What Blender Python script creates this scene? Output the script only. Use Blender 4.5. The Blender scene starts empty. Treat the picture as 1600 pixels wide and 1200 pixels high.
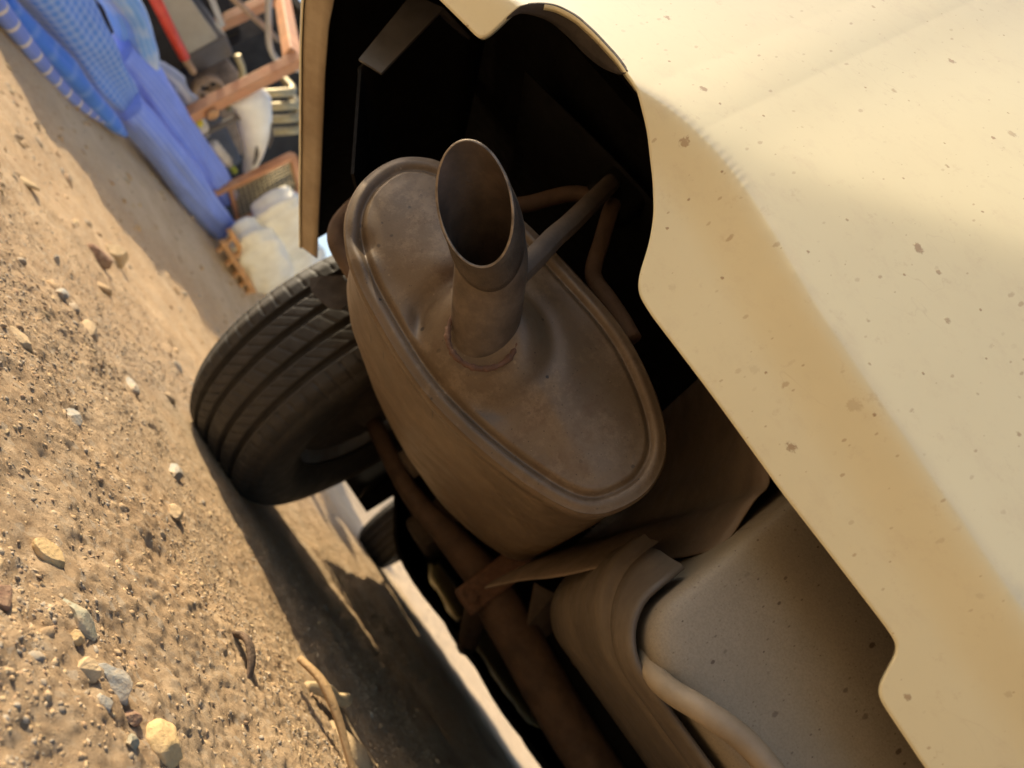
import bpy, math, random
import numpy as np
from mathutils import Vector, Matrix

random.seed(7)
R = math.radians
scene = bpy.context.scene
COL = scene.collection

# ------------------------------------------------------------------ camera
PITCH, YAW, ROLL = R(13.85), R(11.5), R(55.5)
CAM = Vector((0.0, 0.0, 0.19))
fwd = Vector((-math.sin(YAW)*math.cos(PITCH), math.cos(YAW)*math.cos(PITCH), math.sin(PITCH)))
right0 = Vector((math.cos(YAW), math.sin(YAW), 0.0))
up0 = right0.cross(fwd)
cr, sr = math.cos(ROLL), math.sin(ROLL)
axx = cr*right0 + sr*up0
axy = -(sr*right0 - cr*up0)
axz = -fwd
cam_data = bpy.data.cameras.new('camera')
cam = bpy.data.objects.new('camera', cam_data)
COL.objects.link(cam)
m = Matrix((axx, axy, axz)).transposed().to_4x4()
m.translation = CAM
cam.matrix_world = m
cam_data.sensor_width = 36.0
cam_data.lens = 1109.0/1600.0*36.0
cam_data.clip_start = 0.01
cam_data.clip_end = 600.0
cam_data.dof.use_dof = True
cam_data.dof.focus_distance = 0.50
cam_data.dof.aperture_fstop = 6.5
scene.camera = cam

# ------------------------------------------------------------------ light
SUN_EL = R(27.0)
SUN_AZ = R(4.0)                # how far behind the car's flank the sun stands
sun_from = Vector((-math.cos(SUN_AZ)*math.cos(SUN_EL), -math.sin(SUN_AZ)*math.cos(SUN_EL), math.sin(SUN_EL)))
world = bpy.data.worlds.new('World'); scene.world = world; world.use_nodes = True
wn = world.node_tree.nodes; wl = world.node_tree.links
sky = wn.new('ShaderNodeTexSky'); sky.sky_type = 'NISHITA'; sky.sun_disc = False
sky.sun_elevation = SUN_EL
sky.sun_rotation = math.atan2(sun_from.x, sun_from.y)
sky.dust_density = 2.5; sky.air_density = 0.9; sky.ozone_density = 0.5; sky.altitude = 300.0
bg = wn['Background']; bg.inputs['Strength'].default_value = 0.15
wl.new(sky.outputs['Color'], bg.inputs['Color'])
sun_data = bpy.data.lights.new('sun', 'SUN'); sun_data.energy = 5.0; sun_data.angle = R(0.6)
sun_data.color = (1.0, 0.83, 0.56)
sun = bpy.data.objects.new('sun', sun_data); COL.objects.link(sun)
sun.rotation_euler = sun_from.to_track_quat('Z', 'Y').to_euler()
sun.location = sun_from*20

scene.view_settings.view_transform = 'Standard'
scene.view_settings.look = 'None'
scene.view_settings.gamma = 1.0
scene.view_settings.use_curve_mapping = False
scene.view_settings.exposure = 0.66
scene.render.engine = 'CYCLES'
scene.cycles.use_denoising = True
scene.cycles.max_bounces = 8
scene.cycles.diffuse_bounces = 5

# ------------------------------------------------------------------ material helpers
def new_mat(name):
    mt = bpy.data.materials.new(name); mt.use_nodes = True
    nt = mt.node_tree
    return mt, nt, nt.nodes['Principled BSDF']
def N(nt, kind, **kw):
    n = nt.nodes.new(kind)
    for k, v in kw.items():
        if k in n.inputs: n.inputs[k].default_value = v
        else: setattr(n, k, v)
    return n
def ramp(nt, fac, stops, interp='LINEAR'):
    r = nt.nodes.new('ShaderNodeValToRGB'); r.color_ramp.interpolation = interp
    el = r.color_ramp.elements
    while len(el) < len(stops): el.new(0.5)
    for e, (p, c) in zip(el, stops):
        e.position = p; e.color = (c, c, c, 1) if isinstance(c, (int, float)) else (c[0], c[1], c[2], 1)
    nt.links.new(fac, r.inputs['Fac'])
    return r.outputs['Color']
def mix(nt, fac, a, b, mode='MIX'):
    n = nt.nodes.new('ShaderNodeMix'); n.data_type = 'RGBA'; n.blend_type = mode
    for sock, v in ((n.inputs[0], fac), (n.inputs[6], a), (n.inputs[7], b)):
        if isinstance(v, (int, float)): sock.default_value = v if sock is n.inputs[0] or sock.type == 'VALUE' else (v, v, v, 1)
        elif isinstance(v, (tuple, list)): sock.default_value = (v[0], v[1], v[2], 1)
        else: nt.links.new(v, sock)
    return n.outputs[2]
def coords(nt, scale=None, kind='Object'):
    tc = nt.nodes.new('ShaderNodeTexCoord')
    if scale is None: return tc.outputs[kind]
    mp = nt.nodes.new('ShaderNodeMapping'); mp.inputs['Scale'].default_value = scale
    nt.links.new(tc.outputs[kind], mp.inputs['Vector'])
    return mp.outputs['Vector']
def coords_xz(nt, sx=1.0, sz=1.0):
    tc = nt.nodes.new('ShaderNodeTexCoord'); a = nt.nodes.new('ShaderNodeSeparateXYZ'); b = nt.nodes.new('ShaderNodeCombineXYZ')
    mp = nt.nodes.new('ShaderNodeMapping'); mp.inputs['Scale'].default_value = (sx, sz, 1)
    nt.links.new(tc.outputs['Object'], a.inputs[0]); nt.links.new(a.outputs[0], b.inputs[0]); nt.links.new(a.outputs[2], b.inputs[1])
    nt.links.new(b.outputs[0], mp.inputs['Vector']); return mp.outputs['Vector']
def specks(nt, vec, scale, size, lo, hi, amt, wob=0.0):
    """scattered spots of uneven size, 0..amt"""
    vo = N(nt, 'ShaderNodeTexVoronoi', voronoi_dimensions='2D', Scale=scale); nt.links.new(vec, vo.inputs['Vector'])
    sc = nt.nodes.new('ShaderNodeSeparateColor'); nt.links.new(vo.outputs['Color'], sc.inputs[0])
    pw = N(nt, 'ShaderNodeMath', operation='POWER'); nt.links.new(sc.outputs[0], pw.inputs[0]); pw.inputs[1].default_value = 4.0
    ad = N(nt, 'ShaderNodeMath', operation='ADD'); nt.links.new(pw.outputs[0], ad.inputs[0]); ad.inputs[1].default_value = 0.30
    dv = N(nt, 'ShaderNodeMath', operation='DIVIDE'); nt.links.new(vo.outputs['Distance'], dv.inputs[0]); nt.links.new(ad.outputs[0], dv.inputs[1])
    ns = noise(nt, coords(nt), 420, 5, 0.75)
    mu = N(nt, 'ShaderNodeMath', operation='MULTIPLY_ADD'); nt.links.new(ns, mu.inputs[0]); mu.inputs[1].default_value = wob; nt.links.new(dv.outputs[0], mu.inputs[2])
    sp = ramp(nt, mu.outputs[0], [(size*.6+wob*.5, 1.0), (size+wob*.5, 0.0)])
    sel = ramp(nt, sc.outputs[1], [(lo, 0.0), (hi, amt)])
    return mix(nt, 1.0, sp, sel, 'MULTIPLY')
def noise(nt, vec, scale, detail=6, rough=0.6):
    n = N(nt, 'ShaderNodeTexNoise', Scale=scale, Detail=detail, Roughness=rough)
    nt.links.new(vec, n.inputs['Vector']); return n.outputs['Fac']
def bump(nt, h, strength, dist, prev=None):
    b = N(nt, 'ShaderNodeBump', Strength=strength, Distance=dist)
    nt.links.new(h, b.inputs['Height'])
    if prev is not None: nt.links.new(prev, b.inputs['Normal'])
    return b.outputs['Normal']

def basic(name, col, rough=0.6, metal=0.0, var=0.35, scale=30, bump_s=0.25, bump_d=0.002, dirt=None, dirt_amt=0.5, coat=0.0):
    mt, nt, p = new_mat(name)
    v = coords(nt)
    n1 = noise(nt, v, scale)
    lo = tuple(c*(1-var) for c in col); hi = tuple(min(1, c*(1+var)) for c in col)
    c = ramp(nt, n1, [(0.3, lo), (0.7, hi)])
    if dirt:
        n2 = noise(nt, v, scale*0.35, 8, 0.7)
        f = ramp(nt, n2, [(0.42, 0.0), (0.66, dirt_amt)])
        c = mix(nt, f, c, dirt)
    nt.links.new(c, p.inputs['Base Color'])
    p.inputs['Metallic'].default_value = metal
    rr = ramp(nt, noise(nt, v, scale*2.2), [(0.3, max(0.05, rough-0.12)), (0.7, min(1, rough+0.12))])
    nt.links.new(rr, p.inputs['Roughness'])
    if coat: p.inputs['Coat Weight'].default_value = coat; p.inputs['Coat Roughness'].default_value = 0.08
    nt.links.new(bump(nt, noise(nt, v, scale*6, 4), bump_s, bump_d), p.inputs['Normal'])
    return mt

M = {}
# soil: ochre dirt with pale dust and grey patches, paler and finer on the bank by the slab; sunlit brightness painted in ahead of the car
def soil():
    mt, nt, p = new_mat('soil')
    v = coords(nt)
    a = ramp(nt, noise(nt, v, 7, 8, 0.65), [(0.30, (0.36, 0.235, 0.13)), (0.5, (0.48, 0.335, 0.20)), (0.72, (0.60, 0.455, 0.30))])
    fine = ramp(nt, noise(nt, v, 90, 5, 0.7), [(0.30, (0.26, 0.165, 0.09)), (0.52, (0.46, 0.32, 0.19)), (0.75, (0.66, 0.52, 0.36))])
    c = mix(nt, 0.5, a, fine)
    grey = ramp(nt, noise(nt, v, 3.1, 6, 0.7), [(0.48, 0.0), (0.66, 0.42)])
    c = mix(nt, grey, c, (0.44, 0.36, 0.26))
    vo = N(nt, 'ShaderNodeTexVoronoi', Scale=170.0); nt.links.new(v, vo.inputs['Vector'])
    grains = ramp(nt, vo.outputs['Color'], [(0.72, 0.0), (0.92, 0.6)])
    c = mix(nt, grains, c, (0.50, 0.42, 0.32))
    att = N(nt, 'ShaderNodeAttribute', attribute_name='dust')
    c = mix(nt, att.outputs['Fac'], c, ramp(nt, noise(nt, v, 9, 8, 0.7), [(0.3, (0.52, 0.38, 0.235)), (0.7, (0.70, 0.55, 0.37))]))
    nt.links.new(c, p.inputs['Base Color'])
    p.inputs['Roughness'].default_value = 0.95; p.inputs['Specular IOR Level'].default_value = 0.15
    b1 = bump(nt, noise(nt, v, 60, 8, 0.7), 0.7, 0.006)
    b2 = bump(nt, vo.outputs['Distance'], 0.5, 0.0025, b1)
    b3 = bump(nt, noise(nt, v, 300, 6, 0.8), 0.9, 0.003, b2)
    nt.links.new(b3, p.inputs['Normal'])
    return mt
M['soil'] = soil()
def pebbles():
    mt, nt, p = new_mat('pebbles')
    att = N(nt, 'ShaderNodeAttribute', attribute_name='tint')
    v = coords(nt)
    c = mix(nt, ramp(nt, noise(nt, v, 150, 6, 0.7), [(0.35, 0.0), (0.7, 0.65)]), att.outputs['Color'], (0.46, 0.32, 0.18))
    nt.links.new(c, p.inputs['Base Color']); p.inputs['Roughness'].default_value = 0.92
    p.inputs['Specular IOR Level'].default_value = 0.2
    nt.links.new(bump(nt, noise(nt, v, 260, 5, 0.7), 0.6, 0.002), p.inputs['Normal'])
    return mt
M['pebbles'] = pebbles()
def stone_mat(name, c1, c2, dust=0.5):
    mt, nt, p = new_mat(name)
    v = coords(nt)
    c = ramp(nt, noise(nt, v, 55, 8, 0.7), [(0.3, c1), (0.7, c2)])
    c = mix(nt, ramp(nt, noise(nt, v, 38, 8, 0.75), [(0.42, 0.0), (0.62, dust)]), c, (0.47, 0.33, 0.19))
    nt.links.new(c, p.inputs['Base Color']); p.inputs['Roughness'].default_value = 0.88
    b = bump(nt, noise(nt, v, 90, 8, 0.7), 0.6, 0.004)
    nt.links.new(bump(nt, noise(nt, v, 400, 4), 0.5, 0.001, b), p.inputs['Normal'])
    return mt
M['stone_grey'] = stone_mat('stone_grey', (0.22, 0.22, 0.20), (0.44, 0.43, 0.38), 0.85)
M['stone_green'] = stone_mat('stone_green', (0.24, 0.24, 0.17), (0.42, 0.40, 0.30), 0.9)
M['stone_tan'] = stone_mat('stone_tan', (0.40, 0.28, 0.15), (0.58, 0.43, 0.25), 0.7)
M['stone_yellow'] = stone_mat('stone_yellow', (0.50, 0.34, 0.15), (0.64, 0.45, 0.22), 0.4)
M['stone_rust'] = stone_mat('stone_rust', (0.16, 0.08, 0.05), (0.32, 0.18, 0.11), 0.7)

def paint():
    mt, nt, p = new_mat('cream_paint')
    v = coords(nt)
    base = (0.67, 0.60, 0.37)
    c = ramp(nt, noise(nt, v, 4, 6, 0.6), [(0.3, (0.63, 0.55, 0.33)), (0.7, base)])
    # dust film and smears
    sm = ramp(nt, noise(nt, coords(nt, (30, 0.5, 55)), 1.0, 10, 0.8), [(0.52, 0.0), (0.75, 0.30)])
    c = mix(nt, sm, c, (0.47, 0.35, 0.22))
    bl = ramp(nt, noise(nt, v, 70, 10, 0.8), [(0.58, 0.0), (0.70, 0.35)])
    c = mix(nt, bl, c, (0.42, 0.29, 0.16))
    # specks of dried mud
    f = specks(nt, coords_xz(nt, 1, 1.25), 42.0, 0.15, 0.70, 0.90, 0.75, 0.40)
    c = mix(nt, f, c, (0.26, 0.15, 0.065))
    c = mix(nt, specks(nt, coords_xz(nt, 1.2, .8), 110.0, 0.18, 0.72, 0.95, 0.55, 0.35), c, (0.32, 0.20, 0.10))
    # thin wandering scratches
    mp = N(nt, 'ShaderNodeMapping'); mp.inputs['Rotation'].default_value = (0, R(35), 0); mp.inputs['Scale'].default_value = (9, 9, 30)
    tc = N(nt, 'ShaderNodeTexCoord'); nt.links.new(tc.outputs['Object'], mp.inputs['Vector'])
    sn = noise(nt, mp.outputs['Vector'], 1.0, 3, 0.5)
    line = ramp(nt, sn, [(0.496, 0.0), (0.5, 1.0), (0.504, 0.0)])
    part = ramp(nt, noise(nt, v, 16, 3), [(0.58, 0.0), (0.68, 0.22)])
    c = mix(nt, mix(nt, 1.0, line, part, 'MULTIPLY'), c, (0.36, 0.24, 0.13))
    nt.links.new(c, p.inputs['Base Color'])
    ro = mix(nt, f, ramp(nt, noise(nt, v, 9, 6), [(0.3, 0.32), (0.7, 0.5)]), 0.95)
    nt.links.new(ro, p.inputs['Roughness'])
    p.inputs['Coat Weight'].default_value = 1.0; p.inputs['Coat Roughness'].default_value = 0.10; p.inputs['Coat IOR'].default_value = 1.6
    nt.links.new(bump(nt, f, 0.3, 0.0008), p.inputs['Normal'])
    return mt
M['paint'] = paint()

def muffler_metal():
    mt, nt, p = new_mat('muffler_metal')
    v = coords(nt)
    c = ramp(nt, noise(nt, v, 9, 8, 0.6), [(0.3, (0.086, 0.057, 0.031)), (0.55, (0.126, 0.086, 0.049)), (0.75, (0.160, 0.112, 0.067))])
    fine = ramp(nt, noise(nt, v, 240, 5, 0.7), [(0.35, 0.0), (0.75, 0.35)])
    c = mix(nt, fine, c, (0.10, 0.064, 0.037))
    c = mix(nt, specks(nt, coords_xz(nt), 80.0, 0.13, 0.45, 0.9, 0.95, 0.15), c, (0.022, 0.014, 0.009))
    c = mix(nt, specks(nt, coords_xz(nt, 1.3, .9), 260.0, 0.16, 0.6, 1.0, 0.8), c, (0.03, 0.018, 0.011))
    c = mix(nt, specks(nt, coords_xz(nt, .8, 1.1), 150.0, 0.14, 0.72, 1.0, 0.6), c, (0.26, 0.19, 0.12))
    streak = ramp(nt, noise(nt, coords(nt, (60, 8, 9)), 1.0, 6, 0.7), [(0.55, 0.0), (0.8, 0.5)])
    c = mix(nt, streak, c, (0.16, 0.088, 0.045))
    rs = ramp(nt, noise(nt, v, 13, 10, 0.8), [(0.54, 0.0), (0.66, 0.6)])
    c = mix(nt, rs, c, (0.085, 0.046, 0.022))
    pat = ramp(nt, noise(nt, v, 27, 10, 0.8), [(0.50, 0.0), (0.60, 0.6)])
    c = mix(nt, pat, c, (0.185, 0.130, 0.078))
    nt.links.new(c, p.inputs['Base Color'])
    p.inputs['Metallic'].default_value = 0.25
    nt.links.new(ramp(nt, noise(nt, v, 26, 6), [(0.3, 0.38), (0.7, 0.58)]), p.inputs['Roughness'])
    b = bump(nt, noise(nt, v, 40, 4), 0.12, 0.002)
    nt.links.new(bump(nt, noise(nt, v, 600, 3), 0.25, 0.0005, b), p.inputs['Normal'])
    return mt
M['muffler'] = muffler_metal()
M['tailpipe'] = basic('tailpipe_steel', (0.125, 0.092, 0.064), 0.55, 0.35, 0.35, 60, 0.25, 0.0012, (0.05, 0.032, 0.02), 0.6)
M['soot_steel'] = basic('soot_steel', (0.060, 0.045, 0.033), 0.5, 0.5, 0.45, 70, 0.35, 0.0015, (0.11, 0.08, 0.055), 0.5)
M['bore'] = basic('bore_steel', (0.070, 0.048, 0.034), 0.6, 0.2, 0.45, 40, 0.3, 0.0015, (0.03, 0.021, 0.015), 0.6)
M['soot'] = basic('soot', (0.03, 0.024, 0.019), 0.8, 0.1, 0.4, 60)
M['rim_edge'] = basic('bare_edge', (0.22, 0.17, 0.12), 0.5, 0.6, 0.5, 120)
M['rust'] = basic('rust', (0.11, 0.055, 0.030), 0.85, 0.1, 0.5, 90, 0.5, 0.002, (0.10, 0.045, 0.025), 0.7)
M['axle'] = basic('rusty_axle', (0.088, 0.052, 0.03), 0.8, 0.15, 0.4, 30, 0.4, 0.002, (0.085, 0.045, 0.026), 0.6)
M['dark_steel'] = basic('dark_steel', (0.060, 0.042, 0.028), 0.85, 0.0, 0.35, 25, 0.3, 0.002, (0.16, 0.11, 0.07), 0.4)
M['shield'] = basic('heat_shield_metal', (0.14, 0.10, 0.066), 0.6, 0.2, 0.35, 18, 0.3, 0.002, (0.20, 0.145, 0.095), 0.5)
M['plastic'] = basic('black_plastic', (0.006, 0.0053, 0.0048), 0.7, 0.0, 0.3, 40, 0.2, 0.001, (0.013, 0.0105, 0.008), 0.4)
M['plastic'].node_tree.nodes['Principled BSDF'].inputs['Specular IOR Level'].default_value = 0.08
M['bracket'] = basic('bracket_plastic', (0.075, 0.068, 0.062), 0.5, 0.0, 0.3, 20, 0.2, 0.001)
M['rubber'] = basic('tyre_rubber', (0.015, 0.0132, 0.0115), 0.7, 0.0, 0.35, 22, 0.35, 0.0015, (0.055, 0.042, 0.030), 0.42)
M['alloy'] = basic('alloy', (0.42, 0.43, 0.45), 0.4, 0.7, 0.2, 30, 0.2, 0.001, (0.20, 0.13, 0.08), 0.55)
M['drum'] = basic('drum_iron', (0.05, 0.04, 0.033), 0.8, 0.3, 0.4, 40, 0.4, 0.002)
M['glass'] = basic('dark_glass', (0.02, 0.025, 0.025), 0.08, 0.0, 0.1, 5, 0.0, 0.0)
M['lamp_red'] = basic('lamp_red', (0.35, 0.02, 0.015), 0.15, 0.0, 0.1, 20, 0.0, 0.0)
M['lamp_clear'] = basic('lamp_clear', (0.6, 0.6, 0.58), 0.1, 0.2, 0.1, 20, 0.0, 0.0)
M['plate'] = basic('plate_white', (0.7, 0.7, 0.66), 0.5, 0.0, 0.1, 20)
def undercoat():
    mt, nt, p = new_mat('grey_undercoat')
    v = coords(nt)
    c = ramp(nt, noise(nt, v, 11, 8, 0.65), [(0.3, (0.185, 0.152, 0.105)), (0.7, (0.25, 0.21, 0.15))])
    c = mix(nt, ramp(nt, noise(nt, v, 700, 3, 0.6), [(0.4, 0.0), (0.7, 0.4)]), c, (0.12, 0.095, 0.064))
    c = mix(nt, specks(nt, coords_xz(nt, 1, .6), 110.0, 0.16, 0.40, 0.9, 0.85, 0.2), c, (0.055, 0.032, 0.016))
    c = mix(nt, specks(nt, coords_xz(nt, 1.4, .7), 260.0, 0.20, 0.55, 1.0, 0.7), c, (0.07, 0.045, 0.025))
    nt.links.new(c, p.inputs['Base Color']); p.inputs['Roughness'].default_value = 0.55
    nt.links.new(bump(nt, noise(nt, v, 600, 3), 0.35, 0.0006), p.inputs['Normal'])
    return mt
M['undercoat'] = undercoat()
M['lip'] = basic('tub_lip', (0.115, 0.087, 0.058), 0.6, 0.0, 0.3, 25, 0.2, 0.001, (0.065, 0.047, 0.03), 0.5)
M['hook'] = basic('hook_paint', (0.25, 0.195, 0.125), 0.55, 0.0, 0.25, 30, 0.25, 0.001, (0.18, 0.12, 0.066), 0.45)
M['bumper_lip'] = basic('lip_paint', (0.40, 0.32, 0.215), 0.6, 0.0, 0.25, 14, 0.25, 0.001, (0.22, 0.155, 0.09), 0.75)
M['concrete'] = basic('concrete', (0.52, 0.43, 0.31), 0.95, 0.0, 0.22, 6, 0.5, 0.006, (0.40, 0.29, 0.18), 0.6)
M['backdrop'] = basic('backdrop_black', (0.02, 0.016, 0.013), 0.85, 0.0, 0.4, 6)
M['orange'] = basic('orange_steel', (0.46, 0.20, 0.09), 0.6, 0.0, 0.25, 9, 0.3, 0.002, (0.58, 0.35, 0.18), 0.6)
M['red'] = basic('red_paint', (0.62, 0.06, 0.03), 0.45, 0.0, 0.2, 12)
M['greybeige'] = basic('greybeige_panel', (0.36, 0.32, 0.235), 0.6, 0.0, 0.15, 6)
M['greydark'] = basic('dark_grey_panel', (0.11, 0.095, 0.085), 0.6, 0.0, 0.2, 8)
M['white_plastic'] = basic('white_plastic', (0.90, 0.88, 0.80), 0.45, 0.0, 0.08, 8, 0.1, 0.001, (0.5, 0.44, 0.30), 0.25)
M['sack'] = basic('white_sack', (0.90, 0.87, 0.76), 0.85, 0.0, 0.12, 12, 0.5, 0.004, (0.52, 0.44, 0.28), 0.3)
M['wood'] = basic('wood', (0.50, 0.27, 0.11), 0.75, 0.0, 0.3, 14, 0.4, 0.002)
M['iron_brown'] = basic('iron_brown', (0.36, 0.25, 0.16), 0.7, 0.2, 0.35, 20, 0.4, 0.002)
M['wire'] = basic('wire', (0.42, 0.35, 0.20), 0.5, 0.3, 0.2, 40)
M['hose'] = basic('grey_hose', (0.40, 0.39, 0.36), 0.5, 0.0, 0.1, 20)
M['yellow'] = basic('yellow_cap', (0.72, 0.62, 0.05), 0.4, 0.0, 0.1, 20)
M['bottle'] = basic('bottle_plastic', (0.55, 0.50, 0.42), 0.3, 0.0, 0.2, 25)
M['lime'] = basic('lime_plastic', (0.34, 0.40, 0.04), 0.4, 0.0, 0.2, 20)
M['stick'] = basic('dry_wood', (0.36, 0.23, 0.11), 0.9, 0.0, 0.35, 40, 0.6, 0.003)
M['bark'] = basic('bark', (0.14, 0.09, 0.055), 0.95, 0.0, 0.5, 60, 0.7, 0.004)
M['twig'] = basic('pale_twig', (0.52, 0.38, 0.21), 0.85, 0.0, 0.25, 60, 0.5, 0.002)

def cloth_mat(name, c1, c2, kx, ky, width=0.12, amt=0.6, tint=None):
    """woven cloth: thin paler lines across (kx) and along (ky) the UV of the roll"""
    mt, nt, p = new_mat(name)
    tc = N(nt, 'ShaderNodeTexCoord'); sep = N(nt, 'ShaderNodeSeparateXYZ'); nt.links.new(tc.outputs['UV'], sep.inputs[0])
    v = coords(nt)
    c = ramp(nt, noise(nt, v, 7, 5), [(0.3, tuple(x*0.8 for x in c1)), (0.7, c1)])
    facs = []
    for axis, k in ((0, kx), (1, ky)):
        if not k: continue
        mu = N(nt, 'ShaderNodeMath', operation='MULTIPLY'); mu.inputs[1].default_value = k
        nt.links.new(sep.outputs[axis], mu.inputs[0])
        fr = N(nt, 'ShaderNodeMath', operation='FRACT'); nt.links.new(mu.outputs[0], fr.inputs[0])
        facs.append(ramp(nt, fr.outputs[0], [(0.0, 0.0), (0.5-width, 0.0), (0.5, amt), (0.5+width, 0.0)]))
    for f in facs: c = mix(nt, f, c, c2)
    if tint: c = mix(nt, ramp(nt, noise(nt, v, 5, 4), [(0.5, 0.0), (0.7, 0.7)]), c, tint)
    nt.links.new(c, p.inputs['Base Color']); p.inputs['Roughness'].default_value = 0.9
    p.inputs['Sheen Weight'].default_value = 0.2
    nt.links.new(bump(nt, noise(nt, v, 35, 5), 0.5, 0.006), p.inputs['Normal'])
    return mt
M['check'] = cloth_mat('check_cloth', (0.085, 0.25, 0.78), (0.36, 0.47, 0.78), 34, 26, 0.35, 0.5)
M['denim'] = cloth_mat('denim', (0.17, 0.37, 0.78), (0.55, 0.64, 0.80), 0, 20, 0.2, 0.4, (0.62, 0.66, 0.70))
M['stripe'] = cloth_mat('striped_cloth', (0.17, 0.25, 0.70), (0.75, 0.66, 0.50), 13, 0, 0.14, 0.95)
M['peri'] = cloth_mat('periwinkle_cloth', (0.19, 0.30, 0.88), (0.36, 0.46, 0.90), 0, 22, 0.25, 0.6)
M['royal'] = cloth_mat('royal_cloth', (0.06, 0.20, 0.74), (0.26, 0.40, 0.8), 9, 0, 0.2, 0.4)
M['rag'] = cloth_mat('grey_rag', (0.30, 0.33, 0.44), (0.6, 0.6, 0.6), 0, 9, 0.25, 0.6)

# ------------------------------------------------------------------ mesh helpers
def mesh_obj(name, verts, faces, mat, parent=None, smooth=True, uv=None, world_origin=None):
    me = bpy.data.meshes.new(name)
    verts = np.asarray(verts, dtype=float)
    if parent is None and world_origin is None:
        lo, hi = verts.min(0), verts.max(0)
        world_origin = ((lo[0]+hi[0])/2, (lo[1]+hi[1])/2, lo[2])
    if parent is not None: world_origin = (0, 0, 0)
    verts = verts - np.array(world_origin)
    me.from_pydata([tuple(v) for v in verts], [], [tuple(f) for f in faces])
    if smooth: me.polygons.foreach_set('use_smooth', [True]*len(me.polygons))
    if uv is not None:
        lay = me.uv_layers.new(name='UVMap')
        idx = np.empty(len(me.loops), dtype=np.int32); me.loops.foreach_get('vertex_index', idx)
        lay.data.foreach_set('uv', np.asarray(uv, dtype=np.float32)[idx].ravel())
    me.materials.append(M[mat] if isinstance(mat, str) else mat)
    me.validate()
    o = bpy.data.objects.new(name, me); COL.objects.link(o)
    o.location = world_origin
    if parent is not None: attach(o, parent)
    return o
def attach(o, parent):
    w = Matrix.Identity(4); q = parent
    w = world_of(parent)
    o.parent = parent; o.matrix_parent_inverse = w.inverted()
def world_of(o):
    b = o.matrix_basis.copy()
    if o.parent is None: return b
    return world_of(o.parent) @ o.matrix_parent_inverse @ b
def tag(o, label, cat, group=None):
    o['label'] = label; o['category'] = cat
    if group: o['group'] = group
    return o
def empty(name, loc, label, cat, group=None):
    e = bpy.data.objects.new(name, None); COL.objects.link(e); e.location = loc; e.empty_display_size = 0.1
    return tag(e, label, cat, group)
def soft_edges(o, width, seg=2, angle=30):
    b = o.modifiers.new('bevel', 'BEVEL'); b.width = width; b.segments = seg; b.limit_method = 'ANGLE'; b.angle_limit = R(angle)
    return o
def thicken(o, t, offset=0.0):
    s = o.modifiers.new('solid', 'SOLIDIFY'); s.thickness = t; s.offset = offset
    return o
def box(lo, hi):
    x0, y0, z0 = lo; x1, y1, z1 = hi
    v = [(x0,y0,z0),(x1,y0,z0),(x1,y1,z0),(x0,y1,z0),(x0,y0,z1),(x1,y0,z1),(x1,y1,z1),(x0,y1,z1)]
    f = [(0,3,2,1),(4,5,6,7),(0,1,5,4),(1,2,6,5),(2,3,7,6),(3,0,4,7)]
    return v, f
def catmull(pts, n):
    pts = [np.array(p, dtype=float) for p in pts]
    P = [2*pts[0]-pts[1]] + pts + [2*pts[-1]-pts[-2]]
    out = []
    for i in range(1, len(P)-2):
        for k in range(n):
            t = k/n
            a, b, c, d = P[i-1], P[i], P[i+1], P[i+2]
            out.append(0.5*((2*b)+(-a+c)*t+(2*a-5*b+4*c-d)*t*t+(-a+3*b-3*c+d)*t**3))
    out.append(P[-2])
    return np.array(out)
def tube(path, rad, seg=16, caps=True, squash=1.0, wob=None):
    """tube along a polyline; rad a number or a list; returns verts, faces, uv"""
    path = np.asarray(path, dtype=float); n = len(path)
    rad = np.full(n, rad) if np.isscalar(rad) else np.interp(np.linspace(0, 1, n), np.linspace(0, 1, len(rad)), rad)
    d = np.gradient(path, axis=0); d /= np.linalg.norm(d, axis=1)[:, None]
    up = np.array([0, 0, 1.0])
    if abs(d[0] @ up) > 0.95: up = np.array([1.0, 0, 0])
    verts, uv = [], []; a = up - d[0]*(up @ d[0]); a /= np.linalg.norm(a)
    for i in range(n):
        a = a - d[i]*(a @ d[i]); a /= np.linalg.norm(a); b = np.cross(d[i], a)
        for k in range(seg+1):
            t = 2*math.pi*k/seg
            r = rad[i]
            if wob is not None: r *= wob(i/(n-1), t if k < seg else 0.0)
            verts.append(path[i] + (a*math.cos(t)*squash + b*math.sin(t))*r); uv.append((i/(n-1), k/seg))
    faces = []
    w = seg+1
    for i in range(n-1):
        for k in range(seg): faces.append((i*w+k, i*w+k+1, (i+1)*w+k+1, (i+1)*w+k))
    if caps:
        for i, p in ((0, path[0]), (n-1, path[-1])):
            c = len(verts); verts.append(p); uv.append((i/(n-1), 0.5))
            for k in range(seg):
                f = (c, i*w+k+1, i*w+k) if i == 0 else (c, i*w+k, i*w+k+1)
                faces.append(f)
    return verts, faces, uv
def grid_faces(nu, nv, wrap_u=False):
    f = []
    for i in range(nu if wrap_u else nu-1):
        for j in range(nv-1):
            a = i*nv+j; b = ((i+1) % nu)*nv+j
            f.append((a, b, b+1, a+1))
    return f
def lathe_x(profile, cx, cy, cz, seg=64):
    """profile [(x, r)] turned about an axis parallel to X"""
    v = []
    for k in range(seg):
        t = 2*math.pi*k/seg
        for x, r in profile: v.append((cx+x, cy+r*math.cos(t), cz+r*math.sin(t)))
    return v, grid_faces(seg, len(profile), True)
def smooth(a, b, x):
    t = np.clip((x-a)/(b-a), 0, 1); return t*t*(3-2*t)
def join(*parts):
    V, F = [], []
    for p in parts:
        o = len(V); V += [tuple(q) for q in p[0]]; F += [tuple(i+o for i in f) for f in p[1]]
    return V, F

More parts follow.
